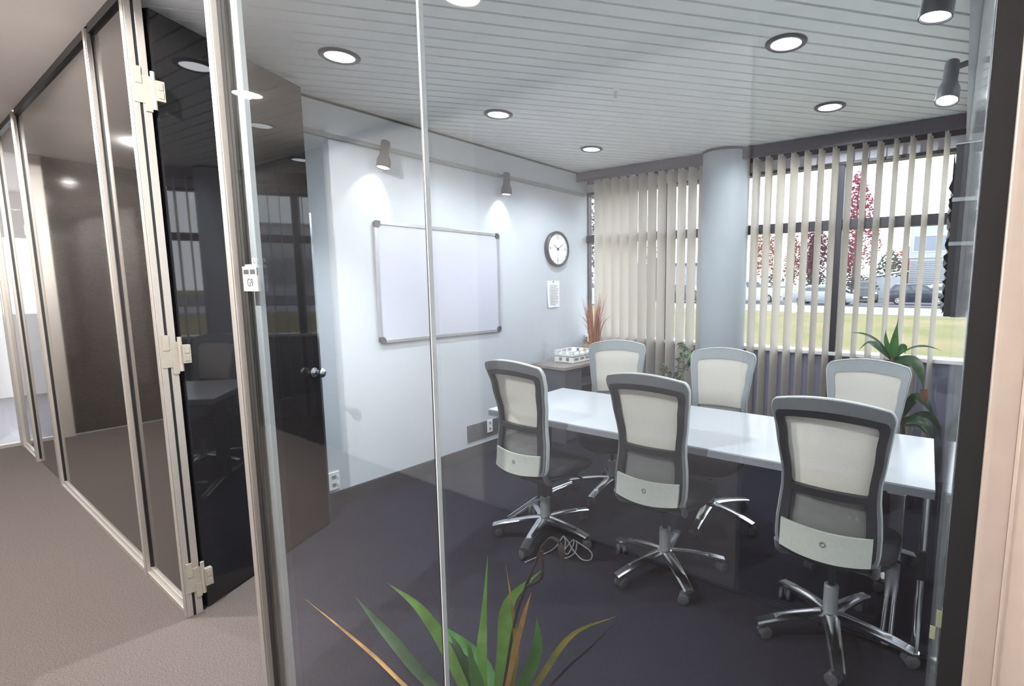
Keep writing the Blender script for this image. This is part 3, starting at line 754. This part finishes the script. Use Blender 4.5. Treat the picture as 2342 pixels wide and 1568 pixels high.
blind(-1.479*sc_, -.150*sc_, 14, 'off white vertical blind right of the column with open gaps')

# ================================================================== PLANTS
def pot(name_mat, r0, r1, h, parent):
    MB().lathe([(r0, 0), (r1, h), (r1-.012, h), (r1-.016, h-.02)], 28, caps=True).build('pot', name_mat, parent, smooth=40)
    MB().lathe([(r1-.018, h-.035), (r1-.018, h-.025)], 24).build('soil', M['soil'], parent)
# dracaena at the right end of the window
dp = empty('dracaena', (-.29, 3.95, 0), label='dracaena with long drooping leaves standing behind the far right chair', cat='plant')
O = Vector((-.29, 3.95, 0))
pot(M['pot_dark'], .12, .15, .30, dp)
MB().tube(spline([(0, 0, .26), (-.01, 0, .62), (-.058, 0, .90), (-.062, 0, 1.02)], 5), [.02]*10+[.016]*6, 10).build('stem', M['stem'], dp, smooth=50)
MB().tube(spline([(.03, 0, .26), (.035, -.01, .5), (.02, -.02, .62)], 5), .012, 10).build('stem', M['stem'], dp, smooth=50)
LV = [
 ([(-.352, 3.95, 1.0), (-.349, 3.95, 1.132), (-.336, 3.98, 1.290)], .062, 'leaf', (.5, -1, 0)),
 ([(-.358, 3.95, 1.0), (-.435, 3.9, 1.116), (-.525, 3.85, 1.178), (-.626, 3.83, 1.186)], .05, 'leaf_dk', (.2, -.45, 1)),
 ([(-.362, 3.95, 1.01), (-.457, 4.0, 1.084), (-.52, 4.05, 1.100), (-.583, 4.07, 1.040)], .06, 'leaf_dk', (.2, -.7, 1)),
 ([(-.348, 3.95, 1.01), (-.241, 3.9, 1.095), (-.15, 3.85, 1.118), (-.066, 3.83, 1.099)], .045, 'leaf_dk', (-.1, -.35, 1)),
 ([(-.345, 3.95, 1.0), (-.232, 3.85, 1.016), (-.175, 3.77, .951), (-.148, 3.74, .845)], .085, 'leaf_dk', (.3, -1, .5)),
 ([(-.36, 3.95, 1.0), (-.398, 3.95, 1.13), (-.404, 3.96, 1.213)], .035, 'leaf', (.4, -1, 0)),
 ([(-.345, 3.95, 1.01), (-.305, 4.0, 1.086), (-.288, 4.02, 1.075), (-.285, 4.02, 1.04)], .05, 'leaf', (.3, -1, .3)),
 ([(-.355, 3.95, 1.0), (-.37, 4.05, 1.10), (-.40, 4.17, 1.08)], .05, 'leaf', (0, -.2, 1)),
 ([(-.27, 3.93, .63), (-.20, 3.87, .775), (-.122, 3.8, .745), (-.063, 3.75, .640)], .065, 'leaf_dk', (.3, -1, .4)),
 ([(-.27, 3.93, .60), (-.17, 3.85, .635), (-.104, 3.8, .588), (-.069, 3.8, .500)], .055, 'leaf_dk', (.3, -1, .5)),
 ([(-.27, 3.93, .56), (-.179, 3.85, .585), (-.09, 3.8, .549)], .05, 'leaf_dk', (.2, -.6, 1)),
 ([(-.27, 3.93, .60), (-.30, 3.85, .70), (-.36, 3.78, .68), (-.40, 3.75, .60)], .05, 'leaf', (.2, -1, .6)),
 ([(-.27, 3.93, .58), (-.14, 3.92, .66), (-.06, 3.88, .60), (-.04, 3.86, .50)], .05, 'leaf_dk', (.2, -1, .6)),
]
for pts, wd, mm, fc in LV:
    q = MB(); ribbon(q, [Vector(p)-O for p in pts], wd, fc, .3); q.build('leaf', M[mm], dp, smooth=60)
tip = MB(); ribbon(tip, [Vector((-.150, 3.738, .862))-O, Vector((-.143, 3.734, .815))-O, Vector((-.141, 3.732, .785))-O], .042, (.3, -1, .3), .2, prof=lambda t: 1-.3*t); tip.build('leaf_tip', M['leaf_tip'], dp)
# ficus in front of the column
fp = empty('ficus', (-1.99, 3.93, 0), label='young ficus with small glossy leaves standing left of the column', cat='plant')
pot(M['pot_dark'], .10, .13, .26, fp)
stems = [[(0, 0, .22), (.01, 0, .55), (.04, 0, .84), (.075, .01, .96), (.07, .02, 1.01)], [(0, 0, .22), (-.02, .01, .5), (-.06, .02, .70), (-.13, .02, .81)], [(.02, 0, .45), (.06, -.02, .70), (.13, 0, .86), (.17, .02, .955)]]
lf = MB(); ribbon(lf, [(0, 0, 0), (.022, 0, .004), (.052, 0, -.006)], .026, (0, 0, 1), .25, n=3, prof=lambda t: max(.05, math.sin(math.pi*min(1, t*.95+.05)))); lf_me = lf.mesh('leaf', M['leaf'], 60)
lf2 = MB(); ribbon(lf2, [(0, 0, 0), (.022, 0, .004), (.052, 0, -.006)], .026, (0, 0, 1), .25, n=3, prof=lambda t: max(.05, math.sin(math.pi*min(1, t*.95+.05)))); lf2_me = lf2.mesh('leaf', M['leaf_dk'], 60)
rg = random.Random(11)
for st in stems:
    sp_ = spline(st, 6); MB().tube(sp_, [.007-.004*i/len(sp_) for i in range(len(sp_))], 8).build('stem', M['stem'], fp, smooth=50)
    pts = [p for p in sp_ if p.z > .52]
    for i, p in enumerate(pts):
        for k in range(2):
            a = rg.uniform(0, 6.28)
            s = rg.uniform(.9, 1.5)
            inst('leaf', lf_me if rg.random() < .5 else lf2_me, fp, p, (rg.uniform(-.5, .5), rg.uniform(-.2, .9), a), (s, s, s))
# broad leaved plant just behind the glass
gp = empty('strap_leaf_plant', (-1.09, .95, 0), label='strap leaved green plant low behind the glass in the foreground', cat='plant')
O = Vector((-1.09, .95, 0))
pot(M['pot_dark'], .11, .14, .16, gp)
FG = [
 ([(-1.10, .95, .14), (-1.279, .95, .357), (-1.366, .92, .476), (-1.508, .90, .522)], .055, 'leaf_lt', (.5, -1, .6)),
 ([(-1.12, .95, .13), (-1.42, .95, .20), (-1.60, .96, .243), (-1.764, .98, .256), (-1.915, 1.0, .268)], .055, 'leaf_dk', (.4, -1, .7)),
 ([(-1.14, .96, .12), (-1.439, .95, .10), (-1.75, .97, .105), (-2.079, 1.0, .080), (-2.42, 1.03, .05)], .020, 'leaf_dry', (.4, -1, .6)),
 ([(-1.10, .95, .14), (-1.107, .95, .404), (-1.131, .98, .491), (-1.127, 1.0, .696)], .042, 'leaf_lt', (.8, -1, 0)),
 ([(-1.06, .95, .14), (-1.061, 1.0, .421), (-1.048, 1.01, .570), (-.933, 1.03, .702)], .070, 'leaf_lt', (.9, -1, .3)),
 ([(-1.05, .95, .14), (-.975, .95, .42), (-.966, .95, .549), (-.997, .95, .735)], .026, 'leaf_ol', (.8, -1, 0)),
 ([(-1.06, .95, .14), (-.935, .91, .50), (-.878, .9, .665), (-.844, .89, .738)], .022, 'leaf_dry', (.8, -1, 0)),
 ([(-1.04, .96, .14), (-.87, .95, .45), (-.798, 1.0, .576), (-.68, 1.03, .658)], .026, 'leaf_ol', (.9, -1, .5)),
 ([(-1.08, .95, .14), (-1.147, .95, .298), (-1.157, .95, .382), (-1.165, .95, .425)], .030, 'leaf', (.8, -1, 0)),
 ([(-1.07, .97, .14), (-.96, 1.02, .42), (-.955, 1.03, .55)], .055, 'leaf', (.8, -1, 0)),
 ([(-1.08, .94, .14), (-1.07, .90, .36), (-1.09, .88, .50)], .060, 'leaf', (.8, -1, 0)),
 ([(-1.10, .96, .14), (-1.24, .98, .32), (-1.33, 1.0, .36)], .040, 'leaf_dk', (.5, -1, .5)),
 ([(-1.05, .94, .14), (-.99, .90, .36), (-.95, .88, .47)], .045, 'leaf_lt', (.8, -1, 0)),
 ([(-1.09, .97, .14), (-1.2, 1.05, .25), (-1.45, 1.08, .26), (-1.62, 1.1, .22)], .06, 'leaf', (.5, -1, .6)),
 ([(-1.04, .98, .14), (-.90, 1.06, .36), (-.813, 1.1, .467), (-.75, 1.15, .55)], .012, 'twig', (.8, -1, 0)),
]
for pts, wd, mm, fc in FG:
    q = MB(); ribbon(q, [Vector(p)-O for p in pts], wd*.72, fc, .22, prof=lambda t: (.55+.45*math.sin(math.pi*min(1, t*1.15)))*(1-t**4), n=7); q.build('leaf', M[mm], gp, smooth=60)
tw = [[(-1.05, .94, .14), (-.977, .95, .531), (-.926, .95, .682), (-.877, .97, .816)], [(-.915, .95, .70), (-.862, .95, .745), (-.865, .955, .815)], [(-.877, .97, .816), (-.845, .97, .85), (-.816, .97, .847)]]
for t_ in tw:
    s_l = spline(t_, 6); MB().tube([p-O for p in s_l], .0045, 7).build('twig', M['twig'], gp, smooth=50)
q = MB(); ribbon(q, [Vector(p)-O for p in [(-.816, .97, .847), (-.800, .96, .826), (-.787, .95, .765)]], .018, (.8, -1, 0), .2); q.build('leaf', M['twig'], gp)

# ================================================================== SMALL THINGS
# room sign on the glass
sg = empty('room_sign', (-1.864, .7025, 1.525), label='small white room sign reading G9 on the glass by the door', cat='sign')
box('plate', M['sign_card'], -.052, .052, 0, .0045, -.032, .018, sg)
box('header', M['grey_trim'], -.052, .052, 0, .0045, .018, .042, sg)
hh = MB()
for x0, x1 in ((-.042, -.006), (.004, .042)):
    xx = x0
    while xx < x1-.003: hh.box(xx, xx+.0035, -.0006, 0, .022, .036); xx += .0055
tag(hh.build('header_print', M['dark_plastic'], sg), kind='stuff')
text('G9', .036, M['ink'], sg, (0, -.0005, -.006), (R(90), 0, 0))
MB().box(-.052, .052, 0, .0045, .042, .046).box(-.03, .05, 0, .003, .046, .052).tube(spline([(.03, .001, .052), (.028, .001, .066), (.04, .001, .070), (.046, .001, .060)], 4), .002, 6).build('hook', M['white_plastic'], sg)
# dark panel with ragged front on the right wall
wp = empty('wall_panel', (XR, 0, 0), label='dark slim panel with ragged front edge and two pale bars on the right wall', cat='wall panel')
box('board', M['dark_plastic'], -.055, -.0335, 2.98, 3.9, 1.36, 2.165, wp)
rag = MB(); rg = random.Random(5); NZ = 44
def rf(i, j):
    z = 1.37+(2.15-1.37)*j; amp = .012 if z < 2.0 else .0
    h_ = rg.uniform(-1, 1)*amp if 0 < j < 1 else 0
    return (-.092+h_, 2.99+.9*i, z)
rag.grid(rf, 14, NZ)
rag.box(-.084, -.055, 2.985, 3.895, 1.362, 2.16)
rag.build('ragged_face', M['black_plastic'], wp, smooth=30)
for z in (1.70, 1.905): box('pale_bar', M['grey_trim'], -.086, -.034, 2.974, 2.984, z, z+.018, wp)
box('top_edge', M['grey_trim'], -.088, -.0335, 2.975, 3.9, 2.165, 2.170, wp)
# cables on the floor by the first chair
cb = MB()
cb.tube(spline([(-1.845, 1.90, .012), (-1.83, 2.00, .008), (-1.81, 2.10, .012), (-1.80, 2.175, .06)], 6), .0035, 7)
cb.tube(spline([(-1.80, 2.175, .06), (-1.765, 2.15, .05), (-1.745, 2.12, .006), (-1.715, 2.11, .006), (-1.70, 2.14, .05), (-1.715, 2.16, .07), (-1.74, 2.13, .03), (-1.735, 2.08, .006), (-1.695, 2.07, .006), (-1.665, 2.11, .03), (-1.68, 2.15, .066)], 6), .0035, 7)
cb.tube(spline([(-1.80, 2.175, .06), (-1.74, 2.14, .065), (-1.67, 2.10, .05), (-1.60, 2.09, .02), (-1.57, 2.13, .01), (-1.60, 2.17, .03), (-1.70, 2.16, .068)], 6), .0035, 7)
tag(cb.build('power_cable', M['cable'], smooth=50), 'thin pale cable lying in loops by the first chair base', 'cable')

# ================================================================== OUTSIDE
tag(box('ground', M['grass'], -90, 60, YW+.2, 120, -.3, -.02), 'mown yellow green lawn outside the window', 'lawn', kind='structure')
tag(box('pavement', M['asphalt'], -90, 60, 28.5, 38.2, -.02, .01), 'pale path between the lawn and the parked cars', 'pavement', kind='structure')
tag(box('pavement.001', M['dark_asphalt'], -90, 60, 38.2, 75, -.02, .008), 'grey car park surface under the parked cars', 'pavement', kind='structure')
kb = empty('kerb_edge', (0, 37.2, 0), label='low dark kerb along the parked cars', cat='kerb'); kb['kind'] = 'structure'
box('kerb', M['desk_dark'], -60, 30, 0, .12, .01, .09, kb)
bl = MB().box(-.12, .12, -.08, .08, 0, .5).build('bollard', M['white_plastic'], loc=(-7.3, 28.3, -.02)); tag(bl, 'short white marker post at the edge of the lawn', 'marker post')

def car(name, label, L, H, W, prof, cab, paint, loc, rz, group='cars parked beyond the lawn', cat='car', wheel_r=.31):
    """prof: lower body top line [(x, z)], cab: (base_x0, base_x1, roof_x0, roof_x1, base_z)"""
    t = empty(name, loc, rz, label=label, cat=cat, group=group)
    rings = []
    for x, z in prof:
        e = abs(x)/(L/2); wv = W/2*(1-.12*max(0, e-.75)/.25)
        rings.append([(x, -wv*.94, .20), (x, -wv, .42), (x, -wv*.97, z-.06), (x, -wv*.88, z), (x, wv*.88, z), (x, wv*.97, z-.06), (x, wv, .42), (x, wv*.94, .20)])
    MB().loft(rings).build('body', paint, t, smooth=35)
    x0, x1, r0, r1, bz = cab; w0, w1 = W/2*.88, W/2*.68
    q = MB(); q.loft([[(x0, -w0, bz), (x1, -w0, bz), (x1, w0, bz), (x0, w0, bz)], [((x0+2*r0)/3, -(w0+2*w1)/3*1.02, bz+(H-bz)*.72), ((x1+2*r1)/3, -(w0+2*w1)/3*1.02, bz+(H-bz)*.72), ((x1+2*r1)/3, (w0+2*w1)/3*1.02, bz+(H-bz)*.72), ((x0+2*r0)/3, (w0+2*w1)/3*1.02, bz+(H-bz)*.72)],
        [(r0, -w1, H-.02), (r1, -w1, H-.02), (r1, w1, H-.02), (r0, w1, H-.02)], [(r0+.1, -w1*.8, H), (r1-.1, -w1*.8, H), (r1-.1, w1*.8, H), (r0+.1, w1*.8, H)]])
    q.build('cabin', paint, t, smooth=30)
    def pnt(fx, s, fz, out=.012):   # point on cabin side
        z = bz+(H-bz)*fz; k = min(1, fz/.97); xa = x0+(r0-x0)*k; xb = x1+(r1-x1)*k; wv = w0+(w1-w0)*k
        return (xa+(xb-xa)*fx, s*(wv+out+.012), z)
    for s in (-1, 1):
        for fa, fb in ((.10, .47), (.53, .90)):
            g = MB(); p = [pnt(fa, s, .12), pnt(fb, s, .12), pnt(fb-.02, s, .80), pnt(fa+.02, s, .80)]; pi = [(a, b-s*.03, c) for a, b, c in p]
            g.loft([p, pi]).build('window', M['car_glass'], t)
    for xa, xr_, sgn in ((x1, r1, 1), (x0, r0, -1)):
        def wp_(k, yv): return (xa+(xr_-xa)*k+sgn*.015, yv, bz+(H-bz)*k)
        p = [wp_(.10, -w0*.86), wp_(.10, w0*.86), wp_(.82, w1*.9), wp_(.82, -w1*.9)]; pi = [(a-sgn*.04, b, c-.02) for a, b, c in p]
        MB().loft([p, pi]).build('windscreen', M['car_glass'], t)
    wx = L*.31
    wl = MB().lathe([(wheel_r*.55, -.09), (wheel_r*.92, -.10), (wheel_r, -.07), (wheel_r, .07), (wheel_r*.92, .10), (wheel_r*.55, .09)], 22, Matrix.Rotation(R(90), 4, 'X')).mesh('wheel', M['tyre'], 40)
    hb = MB()
    hb.lathe([(wheel_r*.62, .085), (wheel_r*.62, .10), (wheel_r*.52, .10), (wheel_r*.52, .085)], 20, Matrix.Rotation(R(90), 4, 'X'), caps=False)
    hb.lathe([(wheel_r*.14, .088), (wheel_r*.14, .105)], 12, Matrix.Rotation(R(90), 4, 'X'))
    for k in range(7):
        hb.box(-.02, .02, -.102, -.090, .03, wheel_r*.56, Matrix.Rotation(2*math.pi*k/7, 4, 'Y'))
    hbm = hb.mesh('rim', M['hub'], 40)
    for x in (-wx, wx):
        for s in (-1, 1):
            wo = inst('wheel', wl, t, (x, s*(W/2-.085), wheel_r)); inst('rim', hbm, wo, (0, 0, 0), (0, 0, 0 if s < 0 else math.pi))
    zf, zr = prof[-2][1], prof[1][1]
    for s in (-1, 1):
        ya, yb = sorted((s*W*.30, s*W*.435))
        box('headlight', M['head'], L/2-.13, L/2-.015, ya, yb, zf-.22, zf-.06, t, bevel=.02)
        box('taillight', M['tail'], -L/2+.015, -L/2+.13, ya, yb, zr-.26, zr-.02, t, bevel=.02)
        MB().lathe([(.02, -.06), (.085, -.04), (.085, .04), (.02, .05)], 10, Matrix.Translation((x1-.25, s*(W/2+.06), bz+.06))).build('mirror', paint, t)
    box('grille', M['black_plastic'], L/2-.05, L/2+.004, -W*.25, W*.25, .38, .52, t)
    box('number_plate', M['head'], L/2, L/2+.012, -.2, .2, .40, .49, t)
    return t
HATCH = [(-1.98, .62), (-1.93, .95), (-1.2, .98), (.5, .98), (1.1, .93), (1.8, .78), (1.98, .55)]
SEDAN = [(-2.25, .62), (-2.2, .92), (-1.5, .96), (.6, .93), (1.3, .88), (2.05, .72), (2.25, .52)]
SUVP = [(-2.15, .65), (-2.1, 1.02), (-1.2, 1.05), (.7, 1.05), (1.3, 1.02), (2.05, .92), (2.15, .60)]
VANP = [(-2.3, .65), (-2.25, 1.10), (-1.2, 1.12), (1.2, 1.10), (1.6, 1.06), (2.2, .92), (2.3, .60)]
HC_, SD_, SU_, VN_ = (-1.90, 1.15, -1.45, .15, .97), (-1.75, 1.15, -1.0, .25, .92), (-2.0, 1.0, -1.75, .35, 1.04), (-2.2, 1.5, -2.1, .7, 1.10)
car('parked_car', 'dark blue hatchback parked at the right of the car park', 3.95, 1.50, 1.68, HATCH, HC_, M['car_blue'], (-2.5, 43.3, .0), R(2))
car('parked_car', 'silver saloon parked side on beyond the lawn', 4.5, 1.42, 1.74, SEDAN, SD_, M['car_silver'], (-8.3, 40.4, .0), R(-3))
car('parked_car', 'white delivery van parked left of the silver saloon', 4.6, 1.95, 1.8, VANP, VN_, M['car_white'], (-14.2, 42.0, .0), R(4), wheel_r=.33)
car('parked_car', 'black off road car facing the lawn beside the silver saloon', 4.3, 1.78, 1.82, SUVP, SU_, M['car_black'], (-6.6, 47.6, .0), R(-80), wheel_r=.35)
car('parked_car', 'white tall estate car parked in the second row behind the silver saloon', 4.3, 1.75, 1.8, SUVP, SU_, M['car_white'], (-9.6, 50.5, .0), R(-82), wheel_r=.34)
car('parked_car', 'white car half hidden behind the dark blue hatchback', 4.4, 1.50, 1.74, SEDAN, SD_, M['car_white'], (-.9, 49.5, .0), R(8))
car('parked_car', 'silver estate car in the second row behind the white van', 4.3, 1.72, 1.8, SUVP, SU_, M['car_silver'], (-14.4, 52.5, .0), R(-75), wheel_r=.34)
car('parked_car', 'white van seen through the gap beside the left wall', 4.6, 1.95, 1.8, VANP, VN_, M['car_white'], (-22.0, 29.6, .0), R(10), wheel_r=.33)
car('parked_car', 'dark car seen through the left blind gaps', 4.4, 1.46, 1.74, SEDAN, SD_, M['car_black'], (-17.6, 36.5, .0), R(6))

def tree(loc, H, rx, zc, rz, n, m_, label, seed, trunk=.22, leaf=.34, shape=1.0, nb=9):
    rg = random.Random(seed); t = empty('tree', loc, label=label, cat='tree', group='trees beyond the car park')
    tr_ = MB(); tr_.tube([(0, 0, 0), (.1, .05, H*.35), (0, 0, H*.7), (.05, 0, H*.93)], [trunk, trunk*.75, trunk*.4, .04], 8)
    for k in range(nb):
        a = rg.uniform(0, 6.28); z0 = H*rg.uniform(.2, .75); L = rx*rg.uniform(.5, .95)
        tr_.tube([(0, 0, z0), (math.cos(a)*L*.5, math.sin(a)*L*.5, z0+L*.45), (math.cos(a)*L, math.sin(a)*L, z0+L*1.0)], [trunk*.3, trunk*.18, .02], 6)
    tr_.build('trunk', m_ if False else M['bark'], t, smooth=50)
    vs = []; fs = []
    for k in range(n):
        while True:
            p = Vector((rg.uniform(-1, 1), rg.uniform(-1, 1), rg.uniform(-1, 1)))
            if p.length < 1 and (p.length > .25 or rg.random() < .3): break
        taper = 1-(p.z*.5+.5)*shape*.75
        c = Vector((p.x*rx*taper, p.y*rx*taper, zc+p.z*rz)); s = leaf*rg.uniform(.5, 1.1)
        q = Matrix.Rotation(rg.uniform(0, 6.28), 3, 'Z') @ Matrix.Rotation(rg.uniform(0, 3.1), 3, 'X')
        o = len(vs); vs += [c+q @ Vector(v)*s for v in ((-.5, 0, 0), (0, -.32, .05), (.5, 0, 0), (0, .32, .05))]; fs.append((o, o+1, o+2, o+3))
    q = MB(); q.v = [tuple(v) for v in vs]; q.f = fs
    tag(q.build('foliage', m_, t), kind='stuff'); return t
tree((-9.7, 61, 0), 13.2, 3.6, 8.0, 5.3, 2300, M['fol_red'], 'tall sparse crimson tree rising above the transom', 1, leaf=.42)
tree((-14.0, 62, 0), 8.2, 2.3, 4.8, 3.4, 1900, M['fol_mar'], 'dense maroon tree left of the tall crimson one', 2, leaf=.42, shape=.6)
tree((-12.2, 70, 0), 7.8, 2.3, 4.2, 3.2, 1500, M['fol_mar'], 'smaller maroon tree behind the tall crimson one', 9, leaf=.42, shape=.5)
tree((-19.3, 61, 0), 8.6, 2.0, 4.6, 3.8, 1500, M['fol_ora'], 'orange autumn tree nearest the column', 3, leaf=.42, shape=.5)
tree((-17.4, 66, 0), 8.4, 1.4, 4.4, 3.6, 1000, M['fol_ora'], 'slim orange and brown tree beside the orange one', 4, leaf=.40, shape=.7)
tree((-16.0, 69.5, 0), 7.6, 1.2, 4.1, 3.6, 900, M['fol_grn'], 'slim grey green conifer between orange and maroon trees', 5, leaf=.38, shape=.9)
tree((-7.0, 67, 0), 5.5, 1.8, 3.0, 2.4, 800, M['fol_grn'], 'low grey green tree right of the crimson tree', 6, leaf=.42, shape=.5)
tree((-6.3, 82, 0), 7.0, 2.2, 4.5, 2.4, 900, M['fol_ora'], 'distant orange tree beside the white building', 7, leaf=.42, shape=.4)
tree((-20.2, 26.5, 0), 8.2, 2.0, 4.6, 3.4, 1500, M['fol_dk'], 'dark tree seen through the narrow gap beside the left wall', 8, leaf=.34, shape=.5)
tree((-29, 52, 0), 6.0, 2.6, 3.4, 2.6, 900, M['fol_dk'], 'dark green tree seen through the left blind', 12, leaf=.42, shape=.4)
# hedge row low behind the cars
for i, x in enumerate((-17.5, -12.9, -8.6)):
    tree((x, 58.5, 0), 2.6, 1.7, 1.3, 1.25, 700, M['fol_dk'], ('dark shrub below the orange trees', 'dark shrub below the maroon tree', 'dark shrub below the crimson tree')[i], 20+i, trunk=.1, leaf=.34, shape=.2, nb=4)
# white building
bd = empty('office_building', (2.0, 66, 0), label='white two storey building with a ribbon window at the right', cat='building')
box('upper_wall', M['bld'], -7.0, 14, 0, 12, 4.3, 8.1, bd)
box('lower_wall', M['bld'], -6.9, 14, .15, 12, 0, 4.3, bd)
for k in range(13): box('sheet_rib', M['bld_corr'], -6.8, 13.8, .03, .15, 1.5+.2*k, 1.62+.2*k, bd)
box('roof_edge', M['bld_corr'], -7.15, 14, -.15, 12, 8.05, 8.25, bd)
for k in range(5):
    x0 = -6.7+2.3*k
    f_ = box('window', M['sill'], x0, x0+2.25, -.05, .05, 4.95, 6.75, bd)
    box('pane', M['bld_glass'], x0+.10, x0+1.08, -.08, -.04, 5.05, 6.65, f_); box('pane', M['bld_glass'], x0+1.18, x0+2.15, -.08, -.04, 5.05, 6.65, f_)
# low shed
sh = empty('shed', (-6.4, 60, 0), label='low pale shed with sloping roof behind the cars', cat='shed')
box('wall', M['bld_corr'], -1.3, 1.5, 0, 3, 0, 2.2, sh)
q = MB(); q.add([(-1.5, -.2, 2.15), (1.7, -.2, 2.75), (1.7, 3.2, 2.75), (-1.5, 3.2, 2.15), (-1.5, -.2, 2.3), (1.7, -.2, 2.9), (1.7, 3.2, 2.9), (-1.5, 3.2, 2.3)], [(3, 2, 1, 0), (4, 5, 6, 7), (0, 1, 5, 4), (1, 2, 6, 5), (2, 3, 7, 6), (3, 0, 4, 7)]); q.build('roof', M['bld'], sh)
# low block far left
lb_ = empty('low_building', (-44, 72, 0), label='long low building seen between the left blind vanes', cat='building')
box('wall', M['bld_corr'], -8, 14, 0, 8, 0, 4.2, lb_); box('roof', M['fascia'], -8.3, 14.3, -.3, 8.3, 4.2, 4.6, lb_)
for k in range(7): box('window', M['bld_glass'], -7+3*k, -5+3*k, -.06, .04, 1.4, 3.0, lb_)
